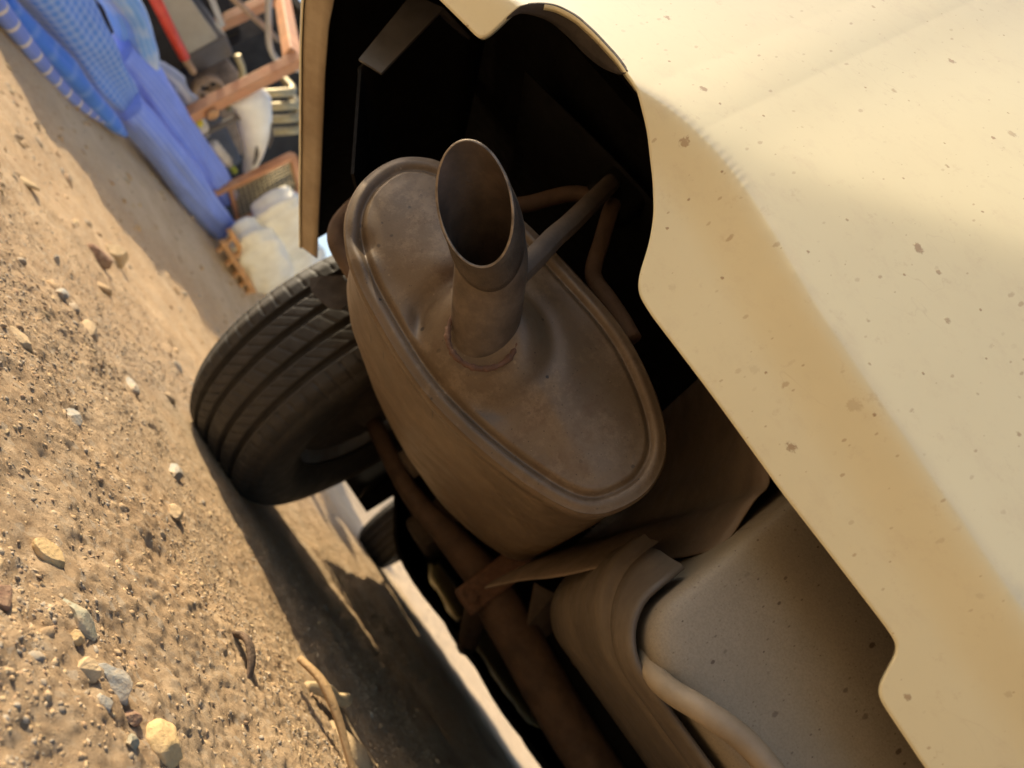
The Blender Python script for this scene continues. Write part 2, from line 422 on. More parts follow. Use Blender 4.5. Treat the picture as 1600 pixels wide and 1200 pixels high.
# value noise on numpy arrays
_rng = np.random.default_rng(11)
_T = _rng.random((256, 256))
def vnoise(x, y):
    xi = np.floor(x).astype(int); yi = np.floor(y).astype(int); fx = x-xi; fy = y-yi
    fx = fx*fx*fx*(fx*(fx*6-15)+10); fy = fy*fy*fy*(fy*(fy*6-15)+10)
    g = lambda i, j: _T[i & 255, j & 255]
    return (g(xi,yi)*(1-fx)+g(xi+1,yi)*fx)*(1-fy)+(g(xi,yi+1)*(1-fx)+g(xi+1,yi+1)*fx)*fy
def fbm(x, y, lam, octv=4, gain=0.5):
    s = 0; a = 1; t = 0
    for k in range(octv):
        s = s + a*(vnoise(x/lam+17.3*k, y/lam-9.1*k)-0.5); t += a; a *= gain; lam *= 0.5
    return s/t*2

def crumb(x, y, lam):
    # rounded clods: 1 at the middle of a jittered cell, falling to 0 at its border
    gx_ = np.floor(x/lam).astype(int); gy_ = np.floor(y/lam).astype(int)
    best = np.full(np.shape(x), 9.0)
    for di in (-1, 0, 1):
        for dj in (-1, 0, 1):
            i_, j_ = gx_+di, gy_+dj
            jx = _T[i_ & 255, j_ & 255]; jy = _T[(i_+91) & 255, (j_+37) & 255]; sz = 0.55+0.9*_T[(i_+13) & 255, (j_+170) & 255]
            d = np.hypot(x/lam-i_-jx, y/lam-j_-jy)/sz
            best = np.minimum(best, d)
    return np.sqrt(np.clip(1-best*best, 0, 1))

# ------------------------------------------------------------------ ground
def kerb_z(y):
    k = np.asarray(y, dtype=float)-1.2
    return 0.02+0.115*np.minimum(0.5*(k+np.sqrt(k*k+0.12)), 3.1)
def ground_z(x, y, detail=True):
    x = np.asarray(x, dtype=float); y = np.asarray(y, dtype=float)
    bank = kerb_z(y)*np.clip((-0.75-x)/1.25, 0, 1)**1.8*smooth(-1.0, 1.0, y)
    z = bank+0.30*smooth(4.9, 9.5, y)+0.9*smooth(9.5, 30, y)
    far = smooth(14, 4, np.hypot(x+0.5, y-1.5))
    lump = 0.013*fbm(x, y, 0.34, 3)
    d = np.hypot((x+0.43)/0.8, y-1.32)
    flat = smooth(0.14, 0.45, d)
    for wx, wy in ((0.97, 1.32), (-0.43, 3.68), (0.97, 3.68)):
        flat = flat*smooth(0.12, 0.4, np.hypot((x-wx)/0.8, y-wy))
    z = z + lump*flat*far
    if detail:
        near = smooth(5.0, 1.4, np.hypot(x, y-0.5))*smooth(0.12, 0.33, y)
        r = 1-np.abs(fbm(x, y, 0.11, 3))
        z = z + far*smooth(-.2, .33, y)*(0.0062*fbm(x, y, 0.085, 4, 0.6)+0.0035*(r-0.8))*(0.35+0.65*flat)
        rough = smooth(-0.35, 0.25, fbm(x+3.1, y, 0.22, 2))
        z = z + near*(0.35+0.65*rough)*(0.0024*crumb(x, y, 0.014)+0.0026*crumb(x+5, y+3, 0.0070)+0.0034*fbm(x, y, 0.018, 3, 0.8))
    return z
def axis(dense_lo, dense_hi, step, lo, hi, grow_lo, grow_hi):
    a = list(np.arange(dense_lo, dense_hi, step)); s = step; v = dense_lo; left = []
    while v > lo: s *= grow_lo; v -= s; left.append(v)
    s = step; v = a[-1]
    while v < hi: s *= grow_hi; v += s; a.append(v)
    return np.array(left[::-1]+a)
gx = axis(-0.62, 0.13, 0.0024, -160, 160, 1.035, 1.05); gy = axis(0.33, 1.10, 0.0024, -120, 220, 1.3, 1.035)
GX, GY = np.meshgrid(gx, gy, indexing='ij')
GZ = ground_z(GX, GY)
gv = np.stack([GX.ravel(), GY.ravel(), GZ.ravel()], 1)
nx, ny = len(gx), len(gy)
me = bpy.data.meshes.new('ground')
ii, jj = np.meshgrid(np.arange(nx-1), np.arange(ny-1), indexing='ij')
a = (ii*ny+jj).ravel()
quads = np.stack([a, a+ny, a+ny+1, a+1], 1).astype(np.int32)
me.vertices.add(len(gv)); me.vertices.foreach_set('co', gv.astype(np.float32).ravel())
me.loops.add(quads.size); me.loops.foreach_set('vertex_index', quads.ravel())
me.polygons.add(len(quads)); me.polygons.foreach_set('loop_start', np.arange(0, quads.size, 4, dtype=np.int32))
me.polygons.foreach_set('use_smooth', np.ones(len(quads), dtype=bool))
me.update(calc_edges=True)
dust = np.clip(0.85*smooth(-1.35, -1.75, GX+0.16*fbm(GX, GY, 0.5, 3))*smooth(1.5, 2.0, GY) + 0.8*smooth(3.0, 4.2, GY+0.5*fbm(GX, GY, 0.8, 3)), 0, 1)  # pale dust on the bank; ahead of the car, sunlight painted as pale soil
at = me.attributes.new('dust', 'FLOAT', 'POINT'); at.data.foreach_set('value', dust.ravel().astype(np.float32))
me.materials.append(M['soil'])
ground = bpy.data.objects.new('ground', me); COL.objects.link(ground); ground['kind'] = 'structure'

# ------------------------------------------------------------------ icosphere for stones
def ico(sub):
    t = (1+5**0.5)/2
    v = [(-1,t,0),(1,t,0),(-1,-t,0),(1,-t,0),(0,-1,t),(0,1,t),(0,-1,-t),(0,1,-t),(t,0,-1),(t,0,1),(-t,0,-1),(-t,0,1)]
    f = [(0,11,5),(0,5,1),(0,1,7),(0,7,10),(0,10,11),(1,5,9),(5,11,4),(11,10,2),(10,7,6),(7,1,8),(3,9,4),(3,4,2),(3,2,6),(3,6,8),(3,8,9),(4,9,5),(2,4,11),(6,2,10),(8,6,7),(9,8,1)]
    v = [np.array(p, dtype=float)/np.linalg.norm(p) for p in v]
    for _ in range(sub):
        cache = {}; nf = []
        def mid(a, b):
            k = (min(a, b), max(a, b))
            if k not in cache:
                p = v[a]+v[b]; v.append(p/np.linalg.norm(p)); cache[k] = len(v)-1
            return cache[k]
        for a, b, c in f:
            x, y, z = mid(a, b), mid(b, c), mid(c, a); nf += [(a,x,z),(b,y,x),(c,z,y),(x,y,z)]
        f = nf
    return np.array(v), np.array(f)
I0, I1, I3, I4 = ico(0), ico(1), ico(3), ico(4)

def rock_shape(base, rng, cuts=6, depth=0.25):
    """sphere clipped by random planes: an angular pebble"""
    v = base.copy()
    for _ in range(cuts):
        n = rng.normal(size=3); n /= np.linalg.norm(n); h = 1-depth*(0.4+rng.random())
        d = v @ n; over = np.clip(d-h, 0, None); v = v - over[:, None]*n
    return v
def gravel(name, count, size_lo, size_hi, base, region, seed, power=2.5):
    rng = np.random.default_rng(seed); bv, bf = base
    shapes = [rock_shape(bv, rng, 9, 0.45) for _ in range(24)]
    V = []; F = []; Cc = []
    pal = np.array([(0.42,0.29,0.165),(0.45,0.32,0.19),(0.38,0.26,0.15),(0.48,0.38,0.26),(0.36,0.32,0.26),(0.30,0.25,0.19),(0.50,0.37,0.21),(0.35,0.23,0.14)])
    x0, x1, y0, y1 = region; n = 0; off = 0
    xs = []; ys = []
    while n < count:
        x = rng.uniform(x0, x1, 4000); y = y0+(y1-y0)*rng.random(4000)**1.7
        dens = smooth(-0.25, 0.35, fbm(x, y, 0.16, 3))
        ok = (rng.random(4000) < 0.25+0.75*dens)
        for wx, wy in ((-0.43, 1.32),):
            ok &= ~((np.abs(x-wx) < 0.12) & (np.abs(y-wy) < 0.30))
        x = x[ok]; y = y[ok]; xs.append(x); ys.append(y); n += len(x)
    xs = np.concatenate(xs)[:count]; ys = np.concatenate(ys)[:count]; zs = ground_z(xs, ys)
    for k in range(count):
        s = size_lo+(size_hi-size_lo)*rng.random()**power
        sh = shapes[rng.integers(24)]
        sc = s*np.array([0.8+0.7*rng.random(), 0.6+0.5*rng.random(), 0.35+0.4*rng.random()])
        a = rng.random()*6.28; c, sn = math.cos(a), math.sin(a)
        p = sh*sc; p = np.stack([p[:,0]*c-p[:,1]*sn, p[:,0]*sn+p[:,1]*c, p[:,2]+0.25*p[:,0]*rng.normal()], 1)
        V.append(p+np.array([xs[k], ys[k], zs[k]-s*0.20])); F.append(bf+off); off += len(p)
        col = pal[rng.integers(len(pal))]*(0.85+0.3*rng.random())
        Cc.append(np.tile(np.append(col, 1.0), (len(p), 1)))
    V = np.concatenate(V); F = np.concatenate(F).astype(np.int32); Cc = np.concatenate(Cc)
    me = bpy.data.meshes.new(name)
    me.vertices.add(len(V)); me.vertices.foreach_set('co', V.astype(np.float32).ravel())
    me.loops.add(F.size); me.loops.foreach_set('vertex_index', F.ravel())
    me.polygons.add(len(F)); me.polygons.foreach_set('loop_start', np.arange(0, F.size, 3, dtype=np.int32))
    me.update(calc_edges=True)
    at = me.attributes.new('tint', 'FLOAT_COLOR', 'POINT'); at.data.foreach_set('color', Cc.astype(np.float32).ravel())
    me.materials.append(M['pebbles'])
    o = bpy.data.objects.new(name, me); COL.objects.link(o); o['kind'] = 'stuff'
    return o
g1 = gravel('gravel', 62000, 0.0008, 0.0040, I0, (-0.95, 0.35, 0.30, 1.5), 3)
tag(g1, 'fine ochre grit strewn over the dirt behind the car', 'gravel')
g2 = gravel('pebble_scatter', 1700, 0.0028, 0.0085, I1, (-1.6, 0.5, 0.30, 2.6), 5, 3.5)
g3 = gravel('rubble', 900, 0.005, 0.022, I1, (-2.1, -0.55, 0.75, 3.6), 9, 3.0)
tag(g3, 'coarse rubble lying on the bank below the blue cloths', 'rubble')
tag(g2, 'small tan and grey pebbles scattered over the dirt', 'pebbles')

def stone(x, y, sx, sy, sz, rot, mat, label, seed, sink=0.3, tilt=0.0, cuts=9, group=None, flat=0.35, lift=0.0):
    rng = np.random.default_rng(seed)
    v = rock_shape(I4[0], rng, cuts, flat)
    nz = fbm(v[:, 0]+seed, v[:, 1]+0.7*v[:, 2], 0.8, 4, 0.6)+fbm(v[:, 2]-seed, v[:, 0], 0.45, 4, 0.65)
    v = v*(1+0.075*nz[:, None])
    v = v*np.array([sx, sy, sz])
    mrot = np.array(Matrix.Rotation(rot, 3, 'Z') @ Matrix.Rotation(tilt, 3, 'Y'))
    v = v @ mrot.T
    z = float(ground_z(x, y))
    v = v+np.array([x, y, z+sz*(1-2*sink)+lift])
    o = mesh_obj('stone', v, I4[1], mat, None, smooth=True)
    return tag(o, label, 'stone', group or 'loose stones on the dirt')
ST = [
 (-0.128, 0.476, .021, .013, .007, 0.3, 'stone_green', 'flat grey green stone with a small pebble on its edge'),
 (-0.117, 0.461, .0070, .006, .005, 0.0, 'stone_yellow', 'small yellowish pebble beside the flat grey green stone'),
 (-0.082, 0.468, .018, .010, .010, 0.2, 'stone_grey', 'streaked grey stone between tan pebbles near the camera'),
 (-0.094, 0.450, .010, .009, .008, 0.0, 'stone_tan', 'round tan pebble next to the streaked grey stone'),
 (-0.072, 0.445, .008, .006, .005, 0.4, 'stone_grey', 'small pale grey pebble in front of the streaked grey stone'),
 (-0.060, 0.470, .009, .007, .006, 1.2, 'stone_rust', 'brownish pebble on the far side of the streaked grey stone'),
 (-0.038, 0.488, .020, .019, .011, 0.5, 'stone_yellow', 'yellow blocky stone chip at the bottom edge of the picture'),
 (-0.046, 0.446, .007, .006, .004, 0.9, 'stone_green', 'tiny greenish pebble beside the yellow blocky chip'),
 (0.062, 0.965, .060, .040, .016, 0.5, 'stone_tan', 'broad flat tan slab of stone under the car'),
 (-0.179, 0.487, .016, .012, .008, 0.6, 'stone_yellow', 'half buried yellow stone left of the flat grey green stone'),
 (-0.148, 0.416, .013, .012, .008, 0.0, 'stone_rust', 'dark reddish stone at the left edge of the picture'),
 (-0.332, 0.905, .030, .018, .009, 2.2, 'stone_grey', 'long grey stone lying closest to the rear tyre'),
 (-0.496, 0.970, .030, .015, .010, 2.4, 'stone_grey', 'grey stone left of the rear tyre tread'),
 (-0.928, 1.290, .045, .032, .030, 0.4, 'stone_rust', 'dark brown lump of rock on the bank before the blue rolls'),
 (-1.060, 1.500, .040, .030, .030, 1.0, 'stone_tan', 'tan rock just beyond the dark brown lump'),
 (-0.609, 0.880, .022, .013, .010, 2.3, 'stone_grey', 'narrow dark grey stone in the middle of the dirt'),
 (-0.423, 0.642, .020, .015, .009, 0.8, 'stone_tan', 'pale tan stone at the left edge of the dirt'),
 (-0.582, 0.942, .036, .018, .010, 2.6, 'stone_tan', 'long pale stone beyond the narrow dark grey one'),
 (-0.349, 0.676, .016, .011, .008, 2.4, 'stone_grey', 'grey chip on the dirt halfway to the rear tyre'),
 (-0.250, 0.780, .018, .012, .009, 2.0, 'stone_tan', 'sandy stone right of the grey chip'),
]
for k, (x, y, sx, sy, sz, rot, mat, lab) in enumerate(ST):
    stone(x, y, sx*.82, sy*.82, sz*.82, rot, mat, lab, 100+k, sink=0.44, tilt=0.12*math.sin(k*2.1))
# sticks and bark
def on_ground(pts, lift=0.0): return [(x, y, float(ground_z(x, y, False))+dz+lift) for x, y, dz in pts]
v, f, uv = tube(catmull(on_ground([(-0.055, 0.872, 0.022), (-0.02, 0.862, 0.03), (0.02, 0.856, 0.024), (0.06, 0.852, 0.014), (0.10, 0.85, 0.004)]), 8), [0.008, 0.010, 0.008, 0.006], 9, squash=0.5)
tag(mesh_obj('dry_stick', v, f, 'stick', uv=uv), 'long dry splintered stick lying on the dirt under the bumper', 'stick')
v, f, uv = tube(catmull(on_ground([(-0.028, 0.93, 0.004), (-0.012, 0.955, 0.016), (0.004, 1.0, 0.014), (0.014, 1.035, 0.018), (0.005, 1.06, 0.004)]), 8), [0.006, 0.009, 0.008, 0.009, 0.005], 9)
tag(mesh_obj('crooked_twig', v, f, 'twig', uv=uv), 'short pale crooked twig beyond the dry stick', 'twig')
v, f, uv = tube(catmull(on_ground([(-0.103, 0.732, 0.004), (-0.09, 0.72, 0.016), (-0.07, 0.708, 0.014), (-0.05, 0.698, 0.0)]), 6), [0.004, 0.009, 0.007, 0.003], 8, squash=0.4)
tag(mesh_obj('bark_strip', v, f, 'bark', uv=uv), 'dark curled strip of bark stuck in the dirt', 'bark')

# ------------------------------------------------------------------ the car
XC = 0.27                       # centre line of the car
car = empty('parked_car', (XC, 2.45, 0), 'cream white car parked on dirt, seen low from behind with its exhaust showing', 'car')

# --- rear bumper: a skin swept along the plan curve, lower edge with the exhaust arch and the middle tab
half = [(-.570, 1.00), (-.571, .90), (-.570, .80), (-.570, .70), (-.569, .62), (-.562, .555), (-.535, .507), (-.475, .474), (-.39, .452), (-.30, .431), (-.2, .418), (-.1, .410), (0, .405), (.1, .402), (.20, .4005)]
plan = half + [(2*XC-x, y) for x, y in half[::-1]]
PL = catmull(plan, 80)
sl = np.concatenate([[0], np.cumsum(np.linalg.norm(np.diff(PL, axis=0), axis=1))])
EDGE = [(-.57, .408), (-.52, .420), (-.45, .436), (-.388, .4405), (-.32, .4375), (-.311, .437), (-.3085, .447), (-.305, .460), (-.299, .475), (-.290, .486), (-.272, .491), (-.25, .4895), (-.222, .485), (-.194, .477), (-.165, .465), (-.139, .450), (-.120, .436), (-.106, .421), (-.095, .404), (-.086, .3975), (-.07, .3945), (.0645, .380), (.15, .374), (.1655, .372), (.1685, .366), (.1690, .355), (.1725, .350), (.18, .348), (.217, .344), (.27, .343),
        (.323, .344), (.36, .348), (.3675, .350), (.371, .355), (.3715, .366), (.3745, .372), (.39, .374), (.60, .385), (.90, .42), (1.06, .415), (1.11, .395)]
EX = np.array([e[0] for e in EDGE]); EZ = np.array([e[1] for e in EDGE])
_ex = np.arange(-.70, 1.25, .0005)
_k = np.exp(-0.5*(np.arange(-40, 41)*.0005/.0042)**2); _k /= _k.sum()
_es = np.convolve(np.pad(np.interp(_ex, EX, EZ), 40, mode='edge'), _k, 'valid')
def edge_z(x, y):
    z = np.interp(x, _ex, _es)
    side = smooth(.535, .59, y)
    return z*(1-side)+(.4035-.237*(np.clip(y, .56, 1.03)-.584))*side
C1X = [-.7, -.3, -.219, -.16, -.112, -.06, -.0135, .1, .197, .27, .34, .44, .70, 1.3]; C1Z = [.47, .474, .481, .494, .492, .478, .463, .442, .425, .42, .425, .442, .475, .47]
C2X = [-.7, -.14, -.112, .043, .13, .27, .41, .50, .66, 1.3]; C2Z = [.485, .497, .502, .612, .66, .69, .66, .612, .502, .49]
_bx = np.linspace(-.7, 1.3, 801)
def _soft(px, pz, w):
    k = np.exp(-0.5*(np.arange(-60, 61)*.0025/w)**2); k /= k.sum()
    return np.convolve(np.pad(np.interp(_bx, px, pz), 60, mode='edge'), k, 'valid')
C1S, C2S = .19+(_soft(C1X, C1Z, .022)-.19)*.965, .19+(_soft(C2X, C2Z, .03)-.19)*.965
def bulge(x, z):
    c1 = np.interp(x, _bx, C1S); c2 = np.maximum(np.interp(x, _bx, C2S), c1+0.008)
    e = 0.46*np.clip(z-c1+.11, 0, .11)                     # tucked-in valance
    o = e+0.011*smooth(c1-.034, c1+.006, z)                # overhang under the crease
    o = o+0.02*np.clip(z-c1, 0, None)
    k = z-c2; w = 0.022
    o = o-0.23*(0.5*(k+np.sqrt(k*k+w*w)))
    return o
NR = 90
xs, ys = PL[:, 0], PL[:, 1]
tx, ty = np.gradient(xs), np.gradient(ys); ln = np.hypot(tx, ty); nxo, nyo = ty/ln, -tx/ln   # outward for this winding
if nyo[len(nyo)//2] > 0: nxo, nyo = -nxo, -nyo
ez = edge_z(xs, ys)
rows = np.linspace(0, 1, NR)**1.25
V = np.zeros((len(xs), NR, 3))
for i in range(len(xs)):
    z = ez[i]+(0.98-ez[i])*rows
    o = bulge(xs[i], z)-0.02-0.012*smooth(-.12, -.30, xs[i])
    fade = smooth(.56, .47, ys[i])
    o = o*fade
    V[i, :, 0] = xs[i]+nxo[i]*o; V[i, :, 1] = ys[i]+nyo[i]*o; V[i, :, 2] = z
BV = V
bumper = mesh_obj('rear_bumper', V.reshape(-1, 3), grid_faces(len(xs), NR), 'paint', car)
bumper.data.materials.append(M['plastic'])
sd = thicken(bumper, 0.0045, -1.0).modifiers['solid']; sd.material_offset = 1; sd.material_offset_rim = 0
# turned-in lip along the lower edge on both flanks, and along the exhaust arch
def lip(i0, i1, depth, rise, mat, name, taper=12):
    V = []; idx = list(range(i0, i1))
    for q, i in enumerate(idx):
        e = BV[i, 0]; dd = depth*(min(1, (q+1)/taper, (len(idx)-q)/taper) if taper < 20 else math.sin(math.pi*(q+.5)/len(idx))**.7)
        for t in (0.004, 0.35, 0.7, 1.0):
            V.append((e[0]-nxo[i]*dd*t, e[1]-nyo[i]*dd*t, e[2]+0.0015+rise*t))
    o = mesh_obj(name, V, grid_faces(len(idx), 4), mat, bumper); thicken(o, 0.002); return o
cum = lambda cond: np.nonzero(cond)[0]
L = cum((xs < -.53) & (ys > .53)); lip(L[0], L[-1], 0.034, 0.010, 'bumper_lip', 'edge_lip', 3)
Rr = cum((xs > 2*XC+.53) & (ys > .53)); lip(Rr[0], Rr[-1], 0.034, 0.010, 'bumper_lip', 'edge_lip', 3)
A = cum((xs > -.306) & (xs < -.205) & (ys < .5)); lip(A[0], A[-1], 0.022, -0.001, 'drum', 'arch_flange', 26)

# --- muffler
MC = np.array([-.146, .337])
OUT = [(.018, .352), (.004, .379), (-.027, .398), (-.074, .411), (-.12, .413), (-.18, .409), (-.24, .400), (-.285, .384), (-.305, .366), (-.312, .344), (-.307, .317), (-.291, .294), (-.266, .278), (-.235, .2685), (-.20, .2635), (-.165, .2605), (-.13, .2605), (-.095, .265), (-.053, .275), (-.012, .290), (.008, .305), (.017, .326)]
_o = OUT[-3:]+OUT+OUT[:4]
_c = catmull([(a, b, 0) for a, b in _o], 40)[:, :2]
_c = _c[120:120+40*len(OUT)]
_l = np.concatenate([[0], np.cumsum(np.linalg.norm(np.diff(np.vstack([_c, _c[:1]]), axis=0), axis=1))])
def oval(t):
    f = (t/(2*math.pi)) % 1.0*_l[-1]; cc = np.vstack([_c, _c[:1]])
    return np.interp(f, _l, cc[:, 0])-MC[0], np.interp(f, _l, cc[:, 1])-MC[1]
def oval_off(t, d):
    u, w = oval(t); e = 2e-2
    u1, w1 = oval(t+e); u0, w0 = oval(t-e)
    tu, tw = u1-u0, w1-w0; l = math.hypot(tu, tw) or 1
    return u-tw/l*d, w+tu/l*d
def to_xz(u, w): return MC[0]+u, MC[1]+w
PB = np.array([-.1390, .3155])         # where the tailpipe leaves the end cap
NT = 220
angs = []
for k in range(NT):
    a = 2*math.pi*k/NT; angs.append(a)
def cap_y(x, z, d):
    """surface of the end cap: smaller y is nearer the camera; d the distance inwards from the rim"""
    y = 0.503
    ang = math.atan2(z-MC[1], x-MC[0])
    y -= 0.0020*math.exp(-((d-0.0062)/0.0042)**2)               # rolled bead
    groove = 0.0015*math.exp(-((d-0.0120)/0.0020)**2)           # narrow groove inside the bead
    dx, dz = x-PB[0], z-PB[1]; rr = math.hypot(dx*.95, dz)
    low = float(smooth(-.3, .7, (-.75*dx-.66*dz)/(rr+1e-4)))    # 1 on the lower left side of the pipe
    boss = float(smooth(0.052, 0.027, rr))
    y += groove*(1-.6*boss)
    face = float(smooth(0.0120, 0.0175, d)); dome = float(smooth(0.010, 0.088, d))
    y -= 0.0036*face+0.0185*dome
    y -= 0.0125*boss*float(smooth(.004, .022, d))
    # hollow pressed around the foot of the boss
    y += (0.0028+0.0048*low)*math.exp(-((rr-.050)/0.0085)**2)*float(smooth(.012, .03, d))
    # kink where the rim was crimped on the left
    y += 0.0045*math.exp(-((math.hypot(x+.262, (z-.290)*1.6))/0.010)**2)-.002*math.exp(-((math.hypot(x+.245, (z-.282)*1.6))/0.012)**2)
    y += 0.0012*float(fbm(np.array(x), np.array(z), .05, 3))
    return y
rings = []
V = []
ND = 56
for j in range(ND):
    s = j/(ND-1)
    for a in angs:
        if s < 0.5:
            d = s/0.5*0.027; u, w = oval_off(a, d); x, z = to_xz(u, w)
        else:
            u, w = oval_off(a, 0.027); k = 1-(s-0.5)/0.5; d = 0.027+(1-k)*0.060; x, z = to_xz(u*k, w*k)
        V.append((x, cap_y(x, z, d), z))
cap = (V, [tuple(f) for j in range(ND-1) for f in [((j*NT+i), (j*NT+(i+1) % NT), ((j+1)*NT+(i+1) % NT), ((j+1)*NT+i)) for i in range(NT)]])
Vb = []; ylist = [0.503, 0.5055, 0.512, 0.519, 0.5205, 0.523, 0.54, 0.56, 0.58, 0.61, 0.65, 0.70, 0.75, 0.80, 0.87, 0.95, 1.0, 1.05, 1.072, 1.080, 1.082]
olist = [0.0, -0.0018, -0.0022, -0.0020, 0.0, 0.0012, 0.0006, 0.0004, 0.0, 0.0, -0.001, -0.001, -0.001, -0.001, -0.001, -0.001, -0.0005, 0.0, 0.002, 0.010, 0.03]
for y, d in zip(ylist, olist):
    for a in angs:
        u, w = oval_off(a, d); x, z = to_xz(u, w); k = float(smooth(.523, .70, y))*float(smooth(1.10, .90, y)); ll = float(smooth(.03, -.10, .8*u+1.2*w))
        Vb.append((x-.030*k*ll, y, z-.008*k*ll))
Fb = [((j*NT+i), ((j+1)*NT+i), ((j+1)*NT+(i+1) % NT), (j*NT+(i+1) % NT)) for j in range(len(ylist)-1) for i in range(NT)]
Fb.append(tuple((len(ylist)-1)*NT+i for i in range(NT)))
muf = mesh_obj('muffler', Vb, Fb, 'muffler', car)
ecap = mesh_obj('end_cap', V, cap[1], 'muffler', muf)
ecap['label'] = 'pressed brown end plate with a beaded rim around the tailpipe'
# tailpipe with a slanted mouth
PP = catmull([(-.1370, .503, .3130), (-.1390, .492, .3155), (-.1455, .476, .3220), (-.1560, .453, .3310), (-.1655, .428, .3385), (-.1750, .405, .3390), (-.1840, .384, .3365)], 10)
PR = np.interp(np.linspace(0, 1, len(PP)), [0, .10, .25, .42, .60, .72, .86, 1.0], [.0250, .0242, .0246, .0252, .0250, .0246, .0243, .0240])
near = np.array([.824, 0, -.566]); oth = np.array([.566, 0, .824])
NTp = 80; SLOPE = .0250
def pipe_skin(rows):
    """rows of (u along the pipe, radius added); the mouth is cut at a slant, the side nearest the camera is the short one"""
    V = []
    for k in range(NTp):
        t = 2*math.pi*k/NTp
        for u, dr in rows:
            f_ = u*(len(PP)-1); i0 = min(int(max(f_, 0)), len(PP)-2); c = PP[i0]+(PP[i0+1]-PP[i0])*(f_-i0)
            r = np.interp(u, np.linspace(0, 1, len(PP)), PR)+dr
            w = float(smooth(.30, 1.0, min(u, 1.0)))
            q = c+(near*math.cos(t)+oth*math.sin(t))*r
            ax_ = PP[min(i0+1, len(PP)-1)]-PP[i0]; ax_ = ax_/np.linalg.norm(ax_)
            V.append(q-ax_*SLOPE*math.cos(t+.30)*w)
    return V, grid_faces(NTp, len(rows), True)
flip = lambda f: [q[::-1] for q in f]
v, f = pipe_skin([(u, 0.0) for u in np.linspace(0, .99, 34)]); mesh_obj('tailpipe', v, flip(f), 'tailpipe', muf)
v, f = pipe_skin([(.800, .0002), (.803, .0012), (.812, .0019), (.86, .0021), (.92, .0021), (.97, .0019), (.996, .0012)]); mesh_obj('outlet_sleeve', v, flip(f), 'soot_steel', muf)
v, f = pipe_skin([(.996, .0012), (1.0, .0005), (.998, -.0004)]); mesh_obj('mouth_edge', v, flip(f), 'rim_edge', muf)
v, f = pipe_skin([(.998, -.0004), (.9, -.0012), (.7, -.0018), (.4, -.0022), (.05, -.0022)]); mesh_obj('pipe_bore', v, flip(f), 'bore', muf)
v, f = pipe_skin([(.06, -.0248), (.06, -.012), (.06, -.002)]); mesh_obj('bore_end', v, f, 'soot', muf)
p0 = PP[2]
# rusty weld ring at the foot of the pipe
ringp = []
for k in range(61):
    t = 2*math.pi*k/60; q = (near*math.cos(t)+oth*math.sin(t))*.0250+p0
    ringp.append((q[0], cap_y(q[0], q[2], .06)-.001, q[2]))
v, f, _ = tube(ringp, 0.0022, 8, caps=False, wob=lambda u, t: 1+.25*math.sin(u*160)+.15*math.sin(u*61)); mesh_obj('weld_ring', v, f, 'rust', muf)
# hanger rods
v, f, _ = tube(catmull([(-.152, .446, .350), (-.160, .455, .378), (-.172, .477, .405), (-.183, .50, .434), (-.200, .53, .478), (-.217, .56, .522)], 6), .0085, 12); mesh_obj('hanger_rod', v, f, 'dark_steel', muf)
v, f, _ = tube(catmull([(-.262, .58, .43), (-.250, .58, .455), (-.243, .58, .478), (-.234, .58, .498), (-.218, .58, .513), (-.205, .575, .517)], 6), .0078, 12); mesh_obj('hanger_rod', v, f, 'axle', muf)
v, f, _ = tube(catmull([(-.200, .565, .512), (-.192, .56, .499), (-.174, .56, .475), (-.158, .558, .453), (-.146, .555, .445), (-.125, .54, .437), (-.100, .53, .430), (-.080, .525, .424)], 6), .0075, 12); mesh_obj('hanger_rod', v, f, 'axle', muf)
v, f = box((-.235, .565, .505), (-.185, .60, .552)); soft_edges(mesh_obj('rubber_hanger', v, f, 'plastic', car), 0.01, 3)
v, f, _ = tube(catmull([(-.30, .74, .31), (-.36, .75, .312), (-.41, .75, .318), (-.43, .75, .345), (-.44, .75, .40)], 6), .013, 12); mesh_obj('hanger_rod', v, f, 'axle', muf)

# --- heat shield right of the muffler
V = []; ysx = np.linspace(.50, .98, 22)
S = catmull([(a, b, 0) for a, b in [(-.03, .505), (.02, .466), (.048, .44), (.066, .417), (.077, .39), (.0835, .367)]], 7)
for y in ysx:
    for k, (x, z, _) in enumerate(S):
        t = k/(len(S)-1); w = smooth(.15, 1.0, t)
        V.append((x-0.16*(y-.5)*w+.0012*math.sin(y*31+t*3)*w+.006*math.exp(-((t-.55)/.08)**2), y+.003*math.sin(t*9)*smooth(.52, .5, y), z-0.27*(y-.50)*w))
hs = mesh_obj('heat_shield', V, grid_faces(len(ysx), len(S)), 'shield', car); thicken(hs, 0.0015)
hs['label'] = 'brown sheet metal shield hanging right of the muffler'
S = catmull([(a, b, 0) for a, b in [(-.36, .53), (-.2, .542), (-.1, .534), (-.032, .508)]], 6)
V = [(x, y, z) for y in (.56, .7, .85, 1.1) for x, z, _ in S]
thicken(mesh_obj('underbody_panel', V, grid_faces(4, len(S)), 'plastic', car), 0.002)

